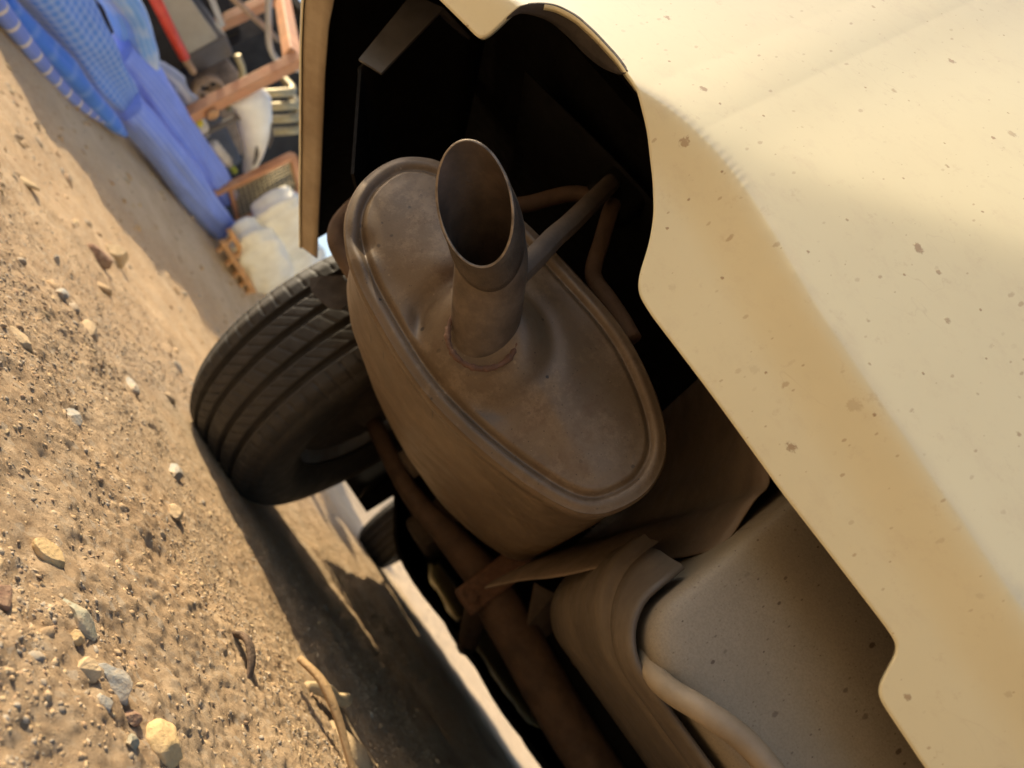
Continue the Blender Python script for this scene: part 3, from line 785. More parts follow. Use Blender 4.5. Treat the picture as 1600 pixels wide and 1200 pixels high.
# --- spare wheel tub behind the bumper, with its folded lip and the tow hook
def rsec(x0, x1, z0, z1, r, n=10):
    pts = [(x0, z1)]
    for k in range(n+1):
        t = math.pi+k/n*math.pi/2; pts.append((x0+r+r*math.cos(t), z0+r+r*math.sin(t)))
    for k in range(n+1):
        t = 1.5*math.pi+k/n*math.pi/2; pts.append((x1-r+r*math.cos(t), z0+r+r*math.sin(t)))
    pts.append((x1, z1)); return pts
def loft(stations, name, mat, parent, cap_first=True):
    n = len(stations[0][1]); V = [(x, y, z) for y, pts in stations for x, z in pts]
    F = grid_faces(len(stations), n)
    if cap_first: F += [(k+1, n-2-k, n-1-k, k) for k in range(n//2-1)]
    return mesh_obj(name, V, F, mat, parent)
T0 = lambda d, r=.034: rsec(.080+d, .60-d, .272+d, .50, r-d*.4)
def T1(x0, z0, r, z1=.50): return rsec(x0, .68-x0, z0, z1, r)
tub = loft([(.4690, T0(.030)), (.4693, T0(.018)), (.4702, T0(.010)), (.4722, T0(.0055)), (.476, T0(.002)), (.483, T0(0)), (.60, T0(0))], 'spare_wheel_tub', 'undercoat', car)
tub['label'] = 'grey speckled tub wall showing under the bumper'
lipo = loft([(.487, T1(.074, .266, .038, .330)), (.4865, T1(.0715, .2635, .040, .3302)), (.490, T1(.070, .262, .042, .3305)), (.505, T1(.066, .262, .05, .332)), (.520, T1(.060, .262, .058, .3335)), (.540, T1(.056, .262, .064, .335))], 'folded_lip', 'lip', tub, False)
thicken(lipo, 0.0025)
loft([(.545, T1(.056, .268, .062, .345)), (.565, T1(.052, .268, .066, .345)), (.567, T1(.047, .264, .07, .345)), (.60, T1(.046, .263, .072, .345)), (.603, T1(.050, .266, .07, .345)), (.80, T1(.05, .268, .075, .345)), (.98, T1(.06, .275, .065, .345)), (1.0, T1(.10, .29, .05, .345))], 'tub_floor', 'lip', tub, False)
v, f, uv = tube(catmull([(.098, .54, .305), (.104, .508, .281), (.112, .484, .2705), (.122, .466, .2695), (.139, .452, .276), (.165, .447, .284), (.195, .447, .286), (.23, .45, .288), (.262, .46, .287), (.28, .49, .285), (.282, .54, .285)], 8), .0078, 16)
mesh_obj('tow_hook', v, f, 'hook', car)

# --- inner liner and bracket left of the muffler
v = [(-.450, .553, .401), (-.424, .551, .409), (-.4545, .55, .500), (-.485, .55, .484), (-.478, .60, .52), (-.45, .60, .53)]
br = mesh_obj('bumper_bracket', v, [(0, 1, 2, 3), (3, 2, 5, 4)], 'bracket', car, smooth=False); thicken(br, 0.003)
V = []
for y in np.linspace(.56, .98, 12):
    for t in np.linspace(0, 1, 8):
        V.append((-.447+.10*(t-1)*0-.02*math.sin(t*3), y, .398-.32*(y-.56)*.5+t*.16))
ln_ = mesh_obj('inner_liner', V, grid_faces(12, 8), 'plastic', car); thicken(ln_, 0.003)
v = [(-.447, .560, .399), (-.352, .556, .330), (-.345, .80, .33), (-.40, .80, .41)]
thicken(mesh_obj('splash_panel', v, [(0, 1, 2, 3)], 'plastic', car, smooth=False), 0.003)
v = [(-.492, .955, .285), (-.482, .95, .302), (-.466, .95, .326), (-.426, .95, .318), (-.422, .95, .296), (-.436, .95, .282), (-.470, .95, .276)]
br = mesh_obj('liner_tab', v, [tuple(range(7))], 'drum', car, smooth=False); thicken(br, 0.004)
# --- enclosure of the rear: boot floor, rear panel, bumper beam
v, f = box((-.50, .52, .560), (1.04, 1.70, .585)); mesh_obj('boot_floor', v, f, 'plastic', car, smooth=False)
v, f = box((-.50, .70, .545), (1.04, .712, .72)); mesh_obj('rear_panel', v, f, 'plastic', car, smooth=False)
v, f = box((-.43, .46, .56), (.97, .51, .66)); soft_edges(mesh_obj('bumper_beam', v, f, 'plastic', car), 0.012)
# --- rear axle, links, underbody
v, f, uv = tube(catmull([(-.36, 1.32, .262), (-.213, 1.32, .243), (-.10, 1.315, .255), (.0, 1.31, .265), (.037, 1.30, .258), (.15, 1.29, .247), (.30, 1.28, .233), (.5, 1.29, .235), (.75, 1.32, .255), (.92, 1.32, .27)], 6), [.016, .018, .026, .036, .040, .040, .040, .038, .030, .022], 20)
axle = mesh_obj('rear_axle', v, f, 'axle', car)
v, f = box((-.018, 1.255, .205), (.034, 1.275, .345)); soft_edges(mesh_obj('axle_bracket', v, f, 'rust', axle), 0.006)
v, f = box((.000, 1.275, .215), (.030, 1.33, .325)); soft_edges(mesh_obj('axle_bracket', v, f, 'rust', axle), 0.006)
for q in ((.008, 1.25, .225), (.010, 1.25, .325)):
    v, f, _ = tube([(q[0], q[1]-.008, q[2]), (q[0], q[1]+.012, q[2])], .010, 6); mesh_obj('bolt', v, f, 'rust', axle, smooth=False)
v = [(.055, 1.25, .325), (.085, 1.25, .34), (.215, 1.45, .29), (.235, 1.45, .245), (.10, 1.26, .275)]
thicken(mesh_obj('lateral_link', v, [(0, 1, 2, 3, 4)], 'dark_steel', car, smooth=False), 0.006)
v, f, _ = tube([(.20, 1.235, .328), (.20, 1.30, .328)], .027, 24); soft_edges(mesh_obj('link_bush', v, f, 'lip', car), 0.006)
v, f = box((.10, 1.33, .215), (.95, 1.72, .40)); soft_edges(mesh_obj('fuel_tank', v, f, 'plastic', car), 0.04, 4)
v, f = box((-.19, 1.45, .205), (-.12, 2.1, .33)); soft_edges(mesh_obj('trailing_arm', v, f, 'dark_steel', car), 0.012)
for sx_ in (-.235, .775):
    v, f, _ = tube([(sx_, 1.22, .26), (sx_, 1.24, .52)], .026, 20); mesh_obj('damper', v, f, 'dark_steel', car)
V = []
fx = np.linspace(-.48, 1.02, 40); fy = np.linspace(1.72, 4.17, 60)
for x in fx:
    for y in fy:
        k = abs(x-XC)/.75
        z = .152+.095*smooth(.58, .84, k)-.018*smooth(3.2, 3.8, y)*smooth(.5, .2, k)+.012*math.sin(x*19)*math.sin(y*5.2)
        V.append((x, y, z))
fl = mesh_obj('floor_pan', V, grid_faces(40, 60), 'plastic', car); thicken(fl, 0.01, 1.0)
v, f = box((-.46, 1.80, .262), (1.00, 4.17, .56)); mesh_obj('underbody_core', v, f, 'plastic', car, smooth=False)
v, f, _ = tube(catmull([(.02, 1.36, .24), (.06, 1.6, .20), (.10, 1.9, .165), (.12, 2.6, .150), (.12, 3.4, .150), (.10, 3.9, .18)], 8), .024, 16); mesh_obj('front_exhaust_pipe', v, f, 'axle', car)

# --- wheels
TW, TR = .205, .300
def tyre_mesh():
    us = np.linspace(-1, 1, 111); nseg = 780
    P = []
    V = np.zeros((nseg, len(us)+12, 3))
    ph = np.arange(nseg)/nseg*2*math.pi
    for q, u in enumerate(us):
        x = u*TW*.46
        crown = TR-.004*u*u-.012*max(0, abs(u)-.82)/.18*max(0, abs(u)-.82)/.18
        r = np.full(nseg, crown)
        for g in (-.60, -.22, .20, .58):
            r -= .0095*smooth(.062, .040, np.full(nseg, abs(u-g)))
        if abs(u) > .66:                                  # shoulder blocks
            s = (ph/(2*math.pi)*74+.35*(abs(u)-.66)*math.copysign(1, u)) % 1.0
            r -= .0022*smooth(.09, .04, np.abs(s-.5))*(1.0 if abs(u) > .70 else 0.0)
        elif .27 < abs(u) < .55:                          # slanted slots in the inner ribs
            s = (ph/(2*math.pi)*78+4.6*u) % 1.0
            r -= .0020*smooth(.075, .03, np.abs(s-.5))
        elif abs(u) < .16:                                # fine sipes in the middle rib
            s = (ph/(2*math.pi)*70+2.0*u) % 1.0
            r -= .0012*smooth(.12, .06, np.abs(s-.5))
        V[:, 6+q, 0] = x; V[:, 6+q, 1] = r*np.cos(ph); V[:, 6+q, 2] = r*np.sin(ph)
    side = [(.40, .178), (.455, .190), (.505, .215), (.525, .240), (.515, .265), (.49, .282)]
    for q, (xf, r) in enumerate(side):
        for sgn, col in ((-1, q), (1, len(us)+11-q)):
            V[:, col, 0] = sgn*xf*TW; V[:, col, 1] = r*np.cos(ph); V[:, col, 2] = r*np.sin(ph)
    n = len(us)+12
    me = bpy.data.meshes.new('tyre'); vv = V.reshape(-1, 3)
    ii, jj = np.meshgrid(np.arange(nseg), np.arange(n-1), indexing='ij')
    a = (ii*n+jj).ravel(); b = (((ii+1) % nseg)*n+jj).ravel()
    qd = np.stack([a, a+1, b+1, b], 1).astype(np.int32)
    me.vertices.add(len(vv)); me.vertices.foreach_set('co', vv.astype(np.float32).ravel())
    me.loops.add(qd.size); me.loops.foreach_set('vertex_index', qd.ravel())
    me.polygons.add(len(qd)); me.polygons.foreach_set('loop_start', np.arange(0, qd.size, 4, dtype=np.int32))
    me.polygons.foreach_set('use_smooth', np.ones(len(qd), dtype=bool))
    me.update(calc_edges=True); me.materials.append(M['rubber']); return me
TY = tyre_mesh()
def local_mesh(name, v, f, mat, smooth_=True):
    me = bpy.data.meshes.new(name); me.from_pydata([tuple(q) for q in v], [], [tuple(q) for q in f])
    if smooth_: me.polygons.foreach_set('use_smooth', [True]*len(me.polygons))
    me.materials.append(M[mat]); return me
RIMP = [(-.076, .188), (-.078, .182), (-.070, .176), (-.05, .168), (.02, .150), (.05, .156), (.066, .172), (.075, .180), (.077, .188), (.07, .186), (.045, .166), (.02, .158), (-.05, .176)]
rv, rf = lathe_x(RIMP, 0, 0, 0, 72)
sp_parts = [(rv, rf)]
for k in range(5):                                       # spokes at the outer side (-x)
    t = 2*math.pi*k/5
    pv = []
    for r_, w_, x_, th in ((.03, .030, -.052, .02), (.09, .024, -.058, .018), (.168, .036, -.066, .014)):
        for sgn in (-1, 1):
            for xo in (0, th):
                c, s = math.cos(t), math.sin(t)
                pv.append((x_+xo, r_*c-sgn*w_*s, r_*s+sgn*w_*c))
    pf = []
    for b0 in (0, 4): pf += [(b0, b0+4, b0+6, b0+2), (b0+1, b0+3, b0+7, b0+5), (b0, b0+1, b0+5, b0+4), (b0+2, b0+6, b0+7, b0+3)]
    sp_parts.append((pv, pf))
hub = lathe_x([(-.06, .001), (-.062, .03), (-.055, .045), (-.03, .05)], 0, 0, 0, 40); sp_parts.append(hub)
wv, wf = join(*sp_parts)
RIMM = local_mesh('wheel', wv, wf, 'alloy')
dv, df = lathe_x([(-.02, .001), (-.02, .11), (-.015, .118), (.046, .120), (.048, .172), (.054, .174), (.058, .165), (.064, .10), (.070, .06), (.09, .05), (.09, .001)], 0, 0, 0, 48)  # wide backing plate added to keep sun from passing the spokes
DRM = local_mesh('brake_drum', dv, df, 'drum')
for wx, wy, flip in ((-.452, 1.32, 1), (2*XC+.452, 1.32, -1), (-.452, 3.68, 1), (2*XC+.452, 3.68, -1)):
    w = bpy.data.objects.new('wheel', RIMM); COL.objects.link(w); w.location = (wx, wy, TR-.006)
    if flip < 0: w.rotation_euler = (0, 0, math.pi)
    w.parent = car; w.matrix_parent_inverse = world_of(car).inverted()
    for nm, md in (('tyre', TY), ('brake_drum', DRM)):
        c = bpy.data.objects.new(nm, md); COL.objects.link(c); c.parent = w
    # arch liner, front end run low to stop a streak of sun
    s_ = -1 if flip > 0 else 1
    V = []
    for k in range(25):
        t = R(-24)+k/24*R(174)
        for xx in (.12, .05, -.10, -.17):
            V.append((wx+s_*xx, wy+.365*math.cos(t), TR+.365*math.sin(t)))
    thicken(mesh_obj('wheel_arch_liner', V, grid_faces(25, 4), 'plastic', car), 0.003)
    V = []  # inner wall added to block sun leaking past the tyre
    for k in range(25):
        t = R(-24)+k/24*R(150)
        for rr_ in (.27, .32, .366): V.append((wx-s_*.135, wy+rr_*math.cos(t), TR+rr_*math.sin(t)))
    thicken(mesh_obj('wheel_sun_block', V, grid_faces(25, 3), 'plastic', car), 0.003)

# --- body shell above (mostly outside the picture, but it shades the place and stands where it should)
def arch_edge(y):
    z = .165
    for wy in (1.32, 3.68):
        d = abs(y-wy)
        if d < .36: z = max(z, TR+math.sqrt(.36**2-d*d)*.98)
    if y < 1.0: z = .74
    if y > 4.02: z = max(.22, .22)
    return z
def body_at(y):
    """half width and belt height along the car"""
    hw = np.interp(y, [.52, .64, 1.0, 1.8, 3.4, 3.95, 4.25, 4.40], [.70, .80, .838, .845, .845, .825, .74, .55])
    top = np.interp(y, [.52, .56, .68, .95, 1.2, 3.2, 3.35, 3.8, 4.2, 4.36, 4.40], [.82, .95, .985, 1.0, 1.01, 1.0, .985, .93, .83, .72, .60])
    return hw, top
stat = sorted(set([round(v_, 3) for v_ in list(np.arange(.52, 4.41, .045)) + [.96, 1.0, 1.001, 1.68, 3.32, 4.04]]))
V = []
for y in stat:
    hw, top = body_at(y); e = arch_edge(y); e = min(e, top-.06)
    sect = [(-1.0, e), (-1.006, e+(top-e)*.3), (-1.0, e+(top-e)*.62), (-.965, e+(top-e)*.86), (-.90, top-.012), (-.5, top), (0, top+.006)]
    sect = sect+[(-a_, z_) for a_, z_ in sect[-2::-1]]
    for a_, z_ in sect: V.append((XC+a_*hw, y, z_))
n = 13
F = grid_faces(len(stat), n)
F.append(tuple(range(n))); F.append(tuple((len(stat)-1)*n+k for k in range(n-1, -1, -1)))
body = mesh_obj('body_shell', V, F, 'paint', car)
cab = [(.96, .985, .985), (1.52, 1.36, .985), (1.75, 1.405, .985), (2.4, 1.42, .985), (2.72, 1.385, .985), (3.36, .985, .985)]
V = []
for y, zt, zb in cab:
    hw, _ = body_at(y); hw -= .05; k = (zt-zb)/.43
    for a_, q in ((-1, 0), (-.97, .35), (-.90, .72), (-.80, .95), (-.55, 1.0), (0, 1.02), (.55, 1.0), (.80, .95), (.90, .72), (.97, .35), (1, 0)):
        V.append((XC+a_*hw, y, zb-.004+(zt-zb)*q))
roof = mesh_obj('cabin', V, grid_faces(len(cab), 11), 'paint', car)
def pane(name, pts, mat='glass', par=body):
    o = mesh_obj(name, pts, [tuple(range(len(pts)))], mat, par, smooth=False); thicken(o, 0.006); return o
pane('rear_window', [(XC-.62, 1.02, 1.035), (XC+.62, 1.02, 1.035), (XC+.52, 1.46, 1.345), (XC-.52, 1.46, 1.345)], par=roof)
pane('windscreen', [(XC-.64, 3.29, 1.055), (XC-.53, 2.84, 1.34), (XC+.53, 2.84, 1.34), (XC+.64, 3.29, 1.055)], par=roof)
for s_ in (-1, 1):
    for y0, y1, y2, y3 in ((1.40, 1.65, 2.12, 2.12), (2.19, 2.19, 2.66, 2.98)):
        pane('side_window', [(XC+s_*.80, y0, 1.03), (XC+s_*.735, y1, 1.30), (XC+s_*.735, y2, 1.31), (XC+s_*.80, y3, 1.03)], par=roof)
    v, f = box((XC+s_*.47 if s_ > 0 else XC-.68, .455, .78), (XC+.68 if s_ > 0 else XC-.47, .56, .92)); soft_edges(mesh_obj('tail_lamp', v, f, 'lamp_red', body), .012, 3)
    v, f = box((XC+s_*.42 if s_ > 0 else XC-.66, 4.28, .62), (XC+.66 if s_ > 0 else XC-.42, 4.36, .74)); soft_edges(mesh_obj('headlamp', v, f, 'lamp_clear', body), .012, 3)
v, f = box((XC-.60, 4.18, .150), (XC+.60, 4.43, .56)); soft_edges(mesh_obj('front_bumper', v, f, 'paint', car), .05, 4)
v, f = box((XC-.255, .505, .88), (XC+.255, .522, .93)); soft_edges(mesh_obj('plate_recess', v, f, 'plastic', body), .004)

# ------------------------------------------------------------------ things on the slab at the left
def roll(name, pts, rad, mat, label, cat, seed=0, squash=1.0, wrinkle=.05, seg=48, n=18, group=None):
    def wob(u, t):
        q = np.array(t/(2*math.pi)*4.0); uu = np.array(u*5.0)
        # seam closes because the noise is blended over the last quarter turn
        w = float(smooth(.75, 1.0, t/(2*math.pi)))
        def n_(l, g): return float(fbm(uu*.35+seed*7.7, q+g, l, 3))*(1-w)+float(fbm(uu*.35+seed*7.7, q-4.0+g, l, 3))*w
        fold = 1-abs(n_(.9, 0.0))*2.2
        return 1+wrinkle*(1.6*n_(1.6, 3.0)+1.4*(fold-.6)+.5*math.sin(2*t+seed))
    v, f, uv = tube(catmull(pts, n), rad, seg, squash=squash, wob=wob)
    o = mesh_obj(name, v, f, mat, None, uv=uv)
    return tag(o, label, cat, group)
G = 'blue cloths piled along the bank'
roll('rolled_cloth', [(-2.10, 2.22, .235), (-2.10, 2.35, .25), (-2.09, 2.7, .275), (-2.08, 3.0, .298), (-2.07, 3.14, .305)], [.075, .088, .086, .084, .07], 'peri', 'periwinkle blue rolled cloth, the lower of the two at the edge of the bank', 'cloth', 1, .85, .13, group=G)
roll('rolled_cloth', [(-2.20, 2.10, .33), (-2.20, 2.3, .36), (-2.20, 2.6, .385), (-2.19, 2.9, .40), (-2.18, 3.10, .405)], [.06, .075, .075, .07, .055], 'peri', 'periwinkle blue rolled cloth lying on top of the lower roll', 'cloth', 2, .8, .15, group=G)
roll('checked_cloth', [(-2.14, 1.55, .215), (-2.14, 1.75, .225), (-2.14, 2.0, .235), (-2.14, 2.2, .245), (-2.14, 2.29, .245)], [.12, .125, .11, .085, .05], 'check', 'large blue and white checked cloth bundle at the top left corner', 'cloth', 3, .85, .16, group=G)
roll('striped_cloth', [(-1.95, 1.45, .105), (-1.95, 1.6, .100), (-1.95, 1.75, .100), (-1.965, 1.9, .105), (-1.98, 2.05, .125), (-1.99, 2.15, .150)], [.036, .030, .026, .024, .020, .010], 'stripe', 'thin blue cloth with pale stripes lying lowest on the bank', 'cloth', 4, 1, .10, group=G)
roll('royal_cloth', [(-2.00, 1.62, .125), (-2.0, 1.75, .128), (-2.0, 1.9, .140), (-2.01, 2.05, .150), (-2.02, 2.2, .165), (-2.03, 2.28, .18)], [.022, .036, .042, .040, .03, .012], 'royal', 'royal blue cloth squeezed between striped roll and checked bundle', 'cloth', 5, 1, .16, group=G)
roll('faded_jeans', [(-2.22, 1.75, .375), (-2.22, 1.9, .40), (-2.22, 2.02, .41), (-2.22, 2.15, .39), (-2.21, 2.28, .36), (-2.19, 2.36, .325)], [.055, .062, .065, .062, .052, .03], 'denim', 'faded pale blue denim heaped above the checked bundle', 'cloth', 6, 1.0, .20, group=G)
roll('grey_rag', [(-2.28, 2.30, .40), (-2.28, 2.42, .43), (-2.27, 2.55, .44), (-2.26, 2.66, .44)], [.03, .045, .04, .02], 'rag', 'crumpled grey white rag behind the upper periwinkle roll', 'rag', 7, 1.0, .3, group=G)

# red lever
e = empty('red_lever', (-2.42, 2.36, .22), 'red jack handle standing slanted behind the denim', 'handle')
v, f, _ = tube([(-2.40, 2.10, .545), (-2.40, 2.30, .545), (-2.40, 2.47, .547)], .022, 14); mesh_obj('shaft', v, f, 'red', e)
v, f, _ = tube([(-2.40, 2.47, .547), (-2.40, 2.56, .553)], .016, 14); mesh_obj('tip', v, f, 'iron_brown', e)
v, f, _ = tube(catmull([(-2.40, 2.12, .545), (-2.42, 2.10, .42), (-2.46, 2.08, .14)], 6), .024, 14); mesh_obj('stand', v, f, 'greydark', e)
# grey seat-like machine cover
e = empty('machine_cover', (-2.75, 2.6, .2), 'grey beige sheet metal cover beside the red handle', 'machine')
v = [(-2.62, 2.28, .58), (-2.62, 2.70, .60), (-2.62, 2.69, .755), (-2.62, 2.38, .70), (-3.0, 2.28, .58), (-3.0, 2.70, .60), (-3.0, 2.69, .755), (-3.0, 2.38, .70)]
f = [(0, 1, 2, 3), (7, 6, 5, 4), (0, 4, 5, 1), (1, 5, 6, 2), (2, 6, 7, 3), (3, 7, 4, 0)]
soft_edges(mesh_obj('panel', v, f, 'greybeige', e, smooth=False), .012, 3)
v, f = box((-3.0, 2.71, .58), (-2.64, 2.84, .80)); soft_edges(mesh_obj('housing', v, f, 'greydark', e), .015, 3)
v, f = box((-2.98, 2.3, .15), (-2.66, 2.8, .575)); soft_edges(mesh_obj('base', v, f, 'backdrop', e), .01)
v, f, _ = tube(catmull([(-2.6, 2.80, .80), (-2.58, 2.88, .79), (-2.58, 2.98, .74), (-2.60, 3.08, .66)], 6), .018, 12); mesh_obj('bent_pipe', v, f, 'wire', e)
v, f = box((-2.62, 2.46, .775), (-2.60, 2.62, .80)); mesh_obj('handle', v, f, 'hose', e, smooth=False)
# pulley disc
e = empty('pulley_wheel', (-2.6, 2.885, .2), 'rusty brown pulley disc with holes behind the orange frame', 'pulley')
dv, df = lathe_x([(-.02, .001), (-.02, .02), (.0, .022), (.0, .055), (.018, .058), (.018, .078), (-.02, .078), (-.02, .001)], -2.58, 2.885, .605, 40)
mesh_obj('disc', dv, df, 'iron_brown', e)
for k in range(4):
    t = k*math.pi/2+.5
    v, f, _ = tube([(-2.583, 2.885+.038*math.cos(t), .605+.038*math.sin(t)), (-2.572, 2.885+.038*math.cos(t), .605+.038*math.sin(t))], .010, 12); mesh_obj('hole', v, f, 'soot', e)
v, f = box((-2.66, 2.85, .16), (-2.60, 2.92, .60)); mesh_obj('support', v, f, 'greydark', e, smooth=False)
# orange steel frame
e = empty('steel_frame', (-2.2, 2.5, .15), 'orange painted steel frame with an upright and a top rail', 'frame')
def bar(name, a, b, w, mat, par):
    a, b = Vector(a), Vector(b); d = (b-a).normalized(); s = d.cross(Vector((1, 0, 0)))
    if s.length < .1: s = d.cross(Vector((0, 1, 0)))
    s.normalize(); t = d.cross(s)
    v = [a+s*i*w+t*j*w for i, j in ((-1, -1), (1, -1), (1, 1), (-1, 1))]+[b+s*i*w+t*j*w for i, j in ((-1, -1), (1, -1), (1, 1), (-1, 1))]
    f = [(3, 2, 1, 0), (4, 5, 6, 7), (0, 1, 5, 4), (1, 2, 6, 5), (2, 3, 7, 6), (3, 0, 4, 7)]
    o = mesh_obj(name, v, f, mat, par, smooth=False); soft_edges(o, w*.2, 2); return o
bar('upright', (-2.21, 2.55, .20), (-2.21, 2.545, .955), .026, 'orange', e)
bar('top_rail', (-2.225, 2.535, .930), (-2.90, 2.92, 1.19), .030, 'orange', e)
bar('upright', (-2.90, 2.90, .18), (-2.90, 2.90, 1.16), .026, 'orange', e)
v, f, _ = tube([(-2.183, 2.56, .515), (-2.165, 2.565, .515)], .028, 20); soft_edges(mesh_obj('yellow_knob', v, f, 'wood', e), .006)
# white moulded part
e = empty('white_moulding', (-2.2, 2.85, .2), 'white moulded plastic fairing with two slots, hanging under the orange frame', 'fairing')
prof = [(2.60, .655, .06, .05), (2.63, .69, .075, .07), (2.70, .70, .085, .075), (2.80, .68, .080, .075), (2.90, .655, .068, .06), (2.99, .615, .05, .05), (3.07, .57, .035, .035), (3.10, .555, .015, .02)]
V = []
for y, z, a_, b_ in prof:
    for k in range(28):
        t = 2*math.pi*k/28; V.append((-2.24+b_*math.cos(t), y-.15*a_*math.sin(t), z+a_*math.sin(t)))
F = [((j*28+i), (j*28+(i+1) % 28), ((j+1)*28+(i+1) % 28), ((j+1)*28+i)) for j in range(len(prof)-1) for i in range(28)]
F += [tuple(range(27, -1, -1)), tuple((len(prof)-1)*28+i for i in range(28))]
sh = mesh_obj('shell', V, F, 'white_plastic', e)
v, f, _ = tube(catmull([(-2.187, 2.85, .64), (-2.19, 2.93, .62), (-2.20, 3.0, .59)], 6), [.006, .012, .006], 10, squash=.8); mesh_obj('slot', v, f, 'greydark', sh)
v, f, _ = tube(catmull([(-2.178, 2.78, .735), (-2.18, 2.86, .715), (-2.195, 2.94, .685)], 6), [.004, .010, .004], 10, squash=.8); mesh_obj('slot', v, f, 'greydark', sh)
v, f, _ = tube(catmull([(-2.22, 2.70, .64), (-2.23, 2.70, .4), (-2.24, 2.70, .17)], 6), .014, 10); mesh_obj('stem', v, f, 'greydark', e)
# wire guard with an orange frame
e = empty('wire_guard', (-2.12, 3.08, .2), 'square wire mesh guard in an orange frame behind the white sack', 'guard')
c00, c10, c11, c01 = (-2.12, 2.95, .43), (-2.12, 2.97, .76), (-2.12, 3.24, .74), (-2.12, 3.22, .39)
bar('frame_bar', c00, c10, .016, 'orange', e); bar('frame_bar', c10, c11, .016, 'orange', e); bar('frame_bar', c01, c11, .010, 'orange', e); bar('frame_bar', c00, c01, .010, 'orange', e)
A00, A10, A11, A01 = map(Vector, (c00, c10, c11, c01))
for k in range(1, 14):
    t = k/14
    v, f, _ = tube([A00.lerp(A10, t), A01.lerp(A11, t)], .0028, 6); mesh_obj('wire', v, f, 'wire', e)
for k in range(1, 12):
    t = k/12
    v, f, _ = tube([A00.lerp(A01, t), A10.lerp(A11, t)], .0028, 6); mesh_obj('wire', v, f, 'wire', e)
bar('leg', (-2.12, 3.22, .40), (-2.13, 3.22, .21), .012, 'orange', e); bar('leg', (-2.12, 2.95, .44), (-2.13, 2.95, .20), .012, 'orange', e)
# sacks
def sack(pts, label, seed):
    rng = np.random.default_rng(seed); c, s = pts
    v = I3[0].copy(); q = ico(4)[0]
    v = np.sign(q)*np.abs(q)**.75
    w = 1+.05*np.sin(q[:, [1]]*6+seed)*np.cos(q[:, [2]]*5)+.03*np.sin(q[:, [0]]*11+q[:, [1]]*9)
    v = v*w*np.array(s)+np.array(c)
    o = mesh_obj('white_sack', v, ico(4)[1], 'sack'); return tag(o, label, 'sack', 'white sacks beside the rear tyre')
sack(((-1.93, 3.30, .385), (.10, .30, .125)), 'full white sack lying lower, nearest to the rear tyre', 1)
sack(((-1.98, 3.20, .565), (.09, .22, .13)), 'smaller white sack resting on top of the lower sack', 2)
sack(((-2.05, 3.75, .52), (.12, .26, .20)), 'big white sack at the back, half hidden by the car', 3)
# little wooden rack
e = empty('wooden_rack', (-1.98, 3.3, .15), 'small slatted orange wood rack standing between dirt bank and white sack', 'rack')
bar('rail', (-1.86, 2.90, .262), (-1.86, 3.42, .262), .013, 'wood', e); bar('rail', (-1.89, 2.90, .315), (-1.89, 3.42, .315), .012, 'wood', e)
for y in (2.95, 3.08, 3.2, 3.31, 3.40): bar('slat', (-1.86, y, .22), (-1.89, y, .325), .010, 'wood', e)
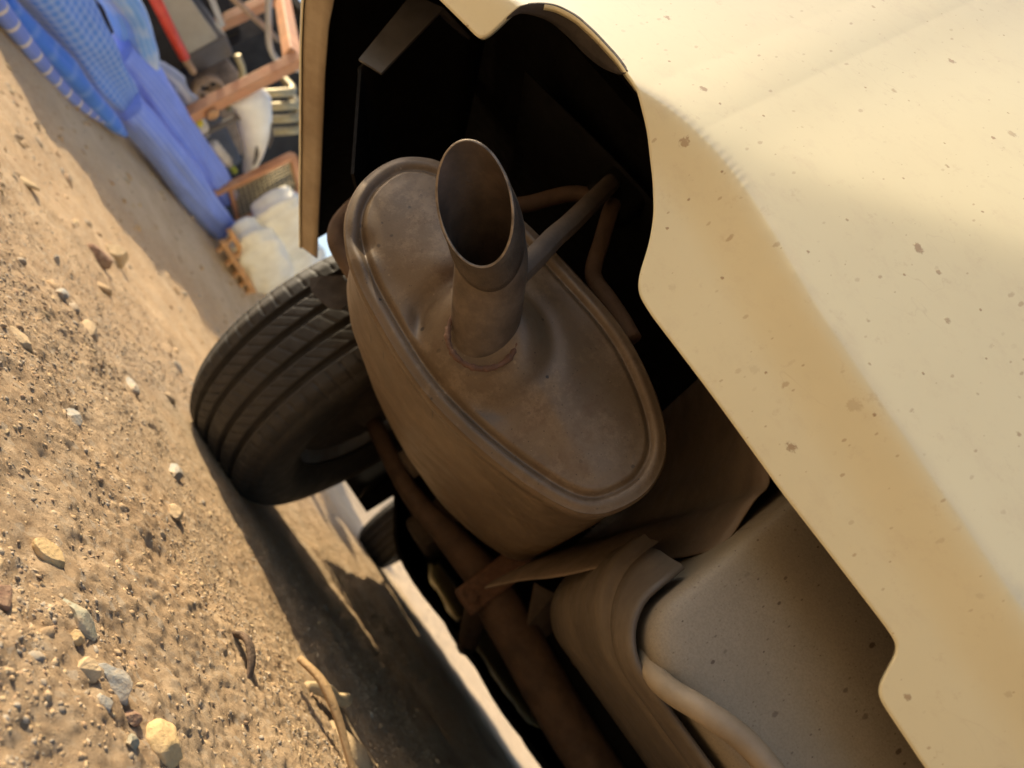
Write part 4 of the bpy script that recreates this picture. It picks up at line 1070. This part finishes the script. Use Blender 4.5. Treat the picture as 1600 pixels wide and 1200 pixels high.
# bottles and caps
def bottle(p, q, r, body_mat, cap_mat, label):
    p, q = np.array(p), np.array(q); d = (q-p)
    e = empty('plastic_bottle', tuple(p), label, 'bottle', 'bottles lying behind the blue rolls')
    v, f, _ = tube([p+d*t for t in (0, .05, .5, .7, .8, .9)], [r*.8, r, r, r, r*.5, r*.4], 18); mesh_obj('bottle_body', v, f, body_mat, e)
    v, f, _ = tube([p+d*.88, p+d*1.1], r*.55, 14); soft_edges(mesh_obj('cap', v, f, cap_mat, e), .003)
bottle((-2.27, 2.74, .46), (-2.22, 2.62, .455), .032, 'bottle', 'yellow', 'clear plastic bottle with a yellow cap behind the upper roll')
bottle((-2.26, 2.82, .47), (-2.21, 2.98, .495), .026, 'bottle', 'lime', 'plastic bottle with a lime green cap near the wire guard')
# hose and bar hanging at the back
v, f, _ = tube(catmull([(-2.42, 2.30, 1.02), (-2.42, 2.42, .965), (-2.41, 2.52, .93), (-2.40, 2.60, .905), (-2.39, 2.67, .905), (-2.38, 2.74, .935), (-2.38, 2.8, 1.0)], 8), .014, 12)
tag(mesh_obj('grey_hose', v, f, 'hose'), 'thin grey hose hanging beside the orange upright', 'hose')
e = empty('brown_rod', (-2.62, 2.45, .2), 'long thin brown rod leaning in the dark behind the frame', 'rod')
v, f, _ = tube([(-2.62, 2.35, .80), (-2.62, 2.85, 1.02)], .014, 10); mesh_obj('rod', v, f, 'iron_brown', e)
e = empty('scrap_engine', (-2.75, 3.15, .22), 'dull metal engine scrap in the dark behind the white fairing', 'engine')
v, f = box((-2.95, 3.05, .24), (-2.6, 3.5, .62)); soft_edges(mesh_obj('block', v, f, 'greydark', e), .03, 3)
for k in range(4):
    v, f, _ = tube(catmull([(-2.6, 3.06+k*.1, .80), (-2.55, 3.08+k*.1, .92), (-2.58, 3.14+k*.1, 1.0), (-2.70, 3.16+k*.1, 1.0)], 6), .022, 12); mesh_obj('intake_pipe', v, f, 'wire', e)
v, f = box((-2.93, 3.08, .60), (-2.64, 3.5, .82)); soft_edges(mesh_obj('cover', v, f, 'iron_brown', e), .03, 3)

# added, near-black to stand in for shade: shed behind the scrap
sh = empty('dark_backdrop', (-4.6, 5.0, .2), 'added near-black shed standing behind the scrap', 'backdrop')
v, f = box((-3.10, 3.24, .1), (-3.06, 4.75, 1.30)); mesh_obj('side_wall', v, f, 'backdrop', sh, smooth=False)
v, f = box((-6.5, 3.20, .1), (-3.04, 3.24, 1.30)); mesh_obj('front_wall', v, f, 'backdrop', sh, smooth=False)
v, f = box((-6.6, 3.15, 1.304), (-3.02, 4.85, 1.34)); mesh_obj('roof', v, f, 'backdrop', sh, smooth=False)
v, f = box((-3.14, 2.2, .05), (-3.10, 3.197, .98)); mesh_obj('low_wall', v, f, 'backdrop', sh, smooth=False)
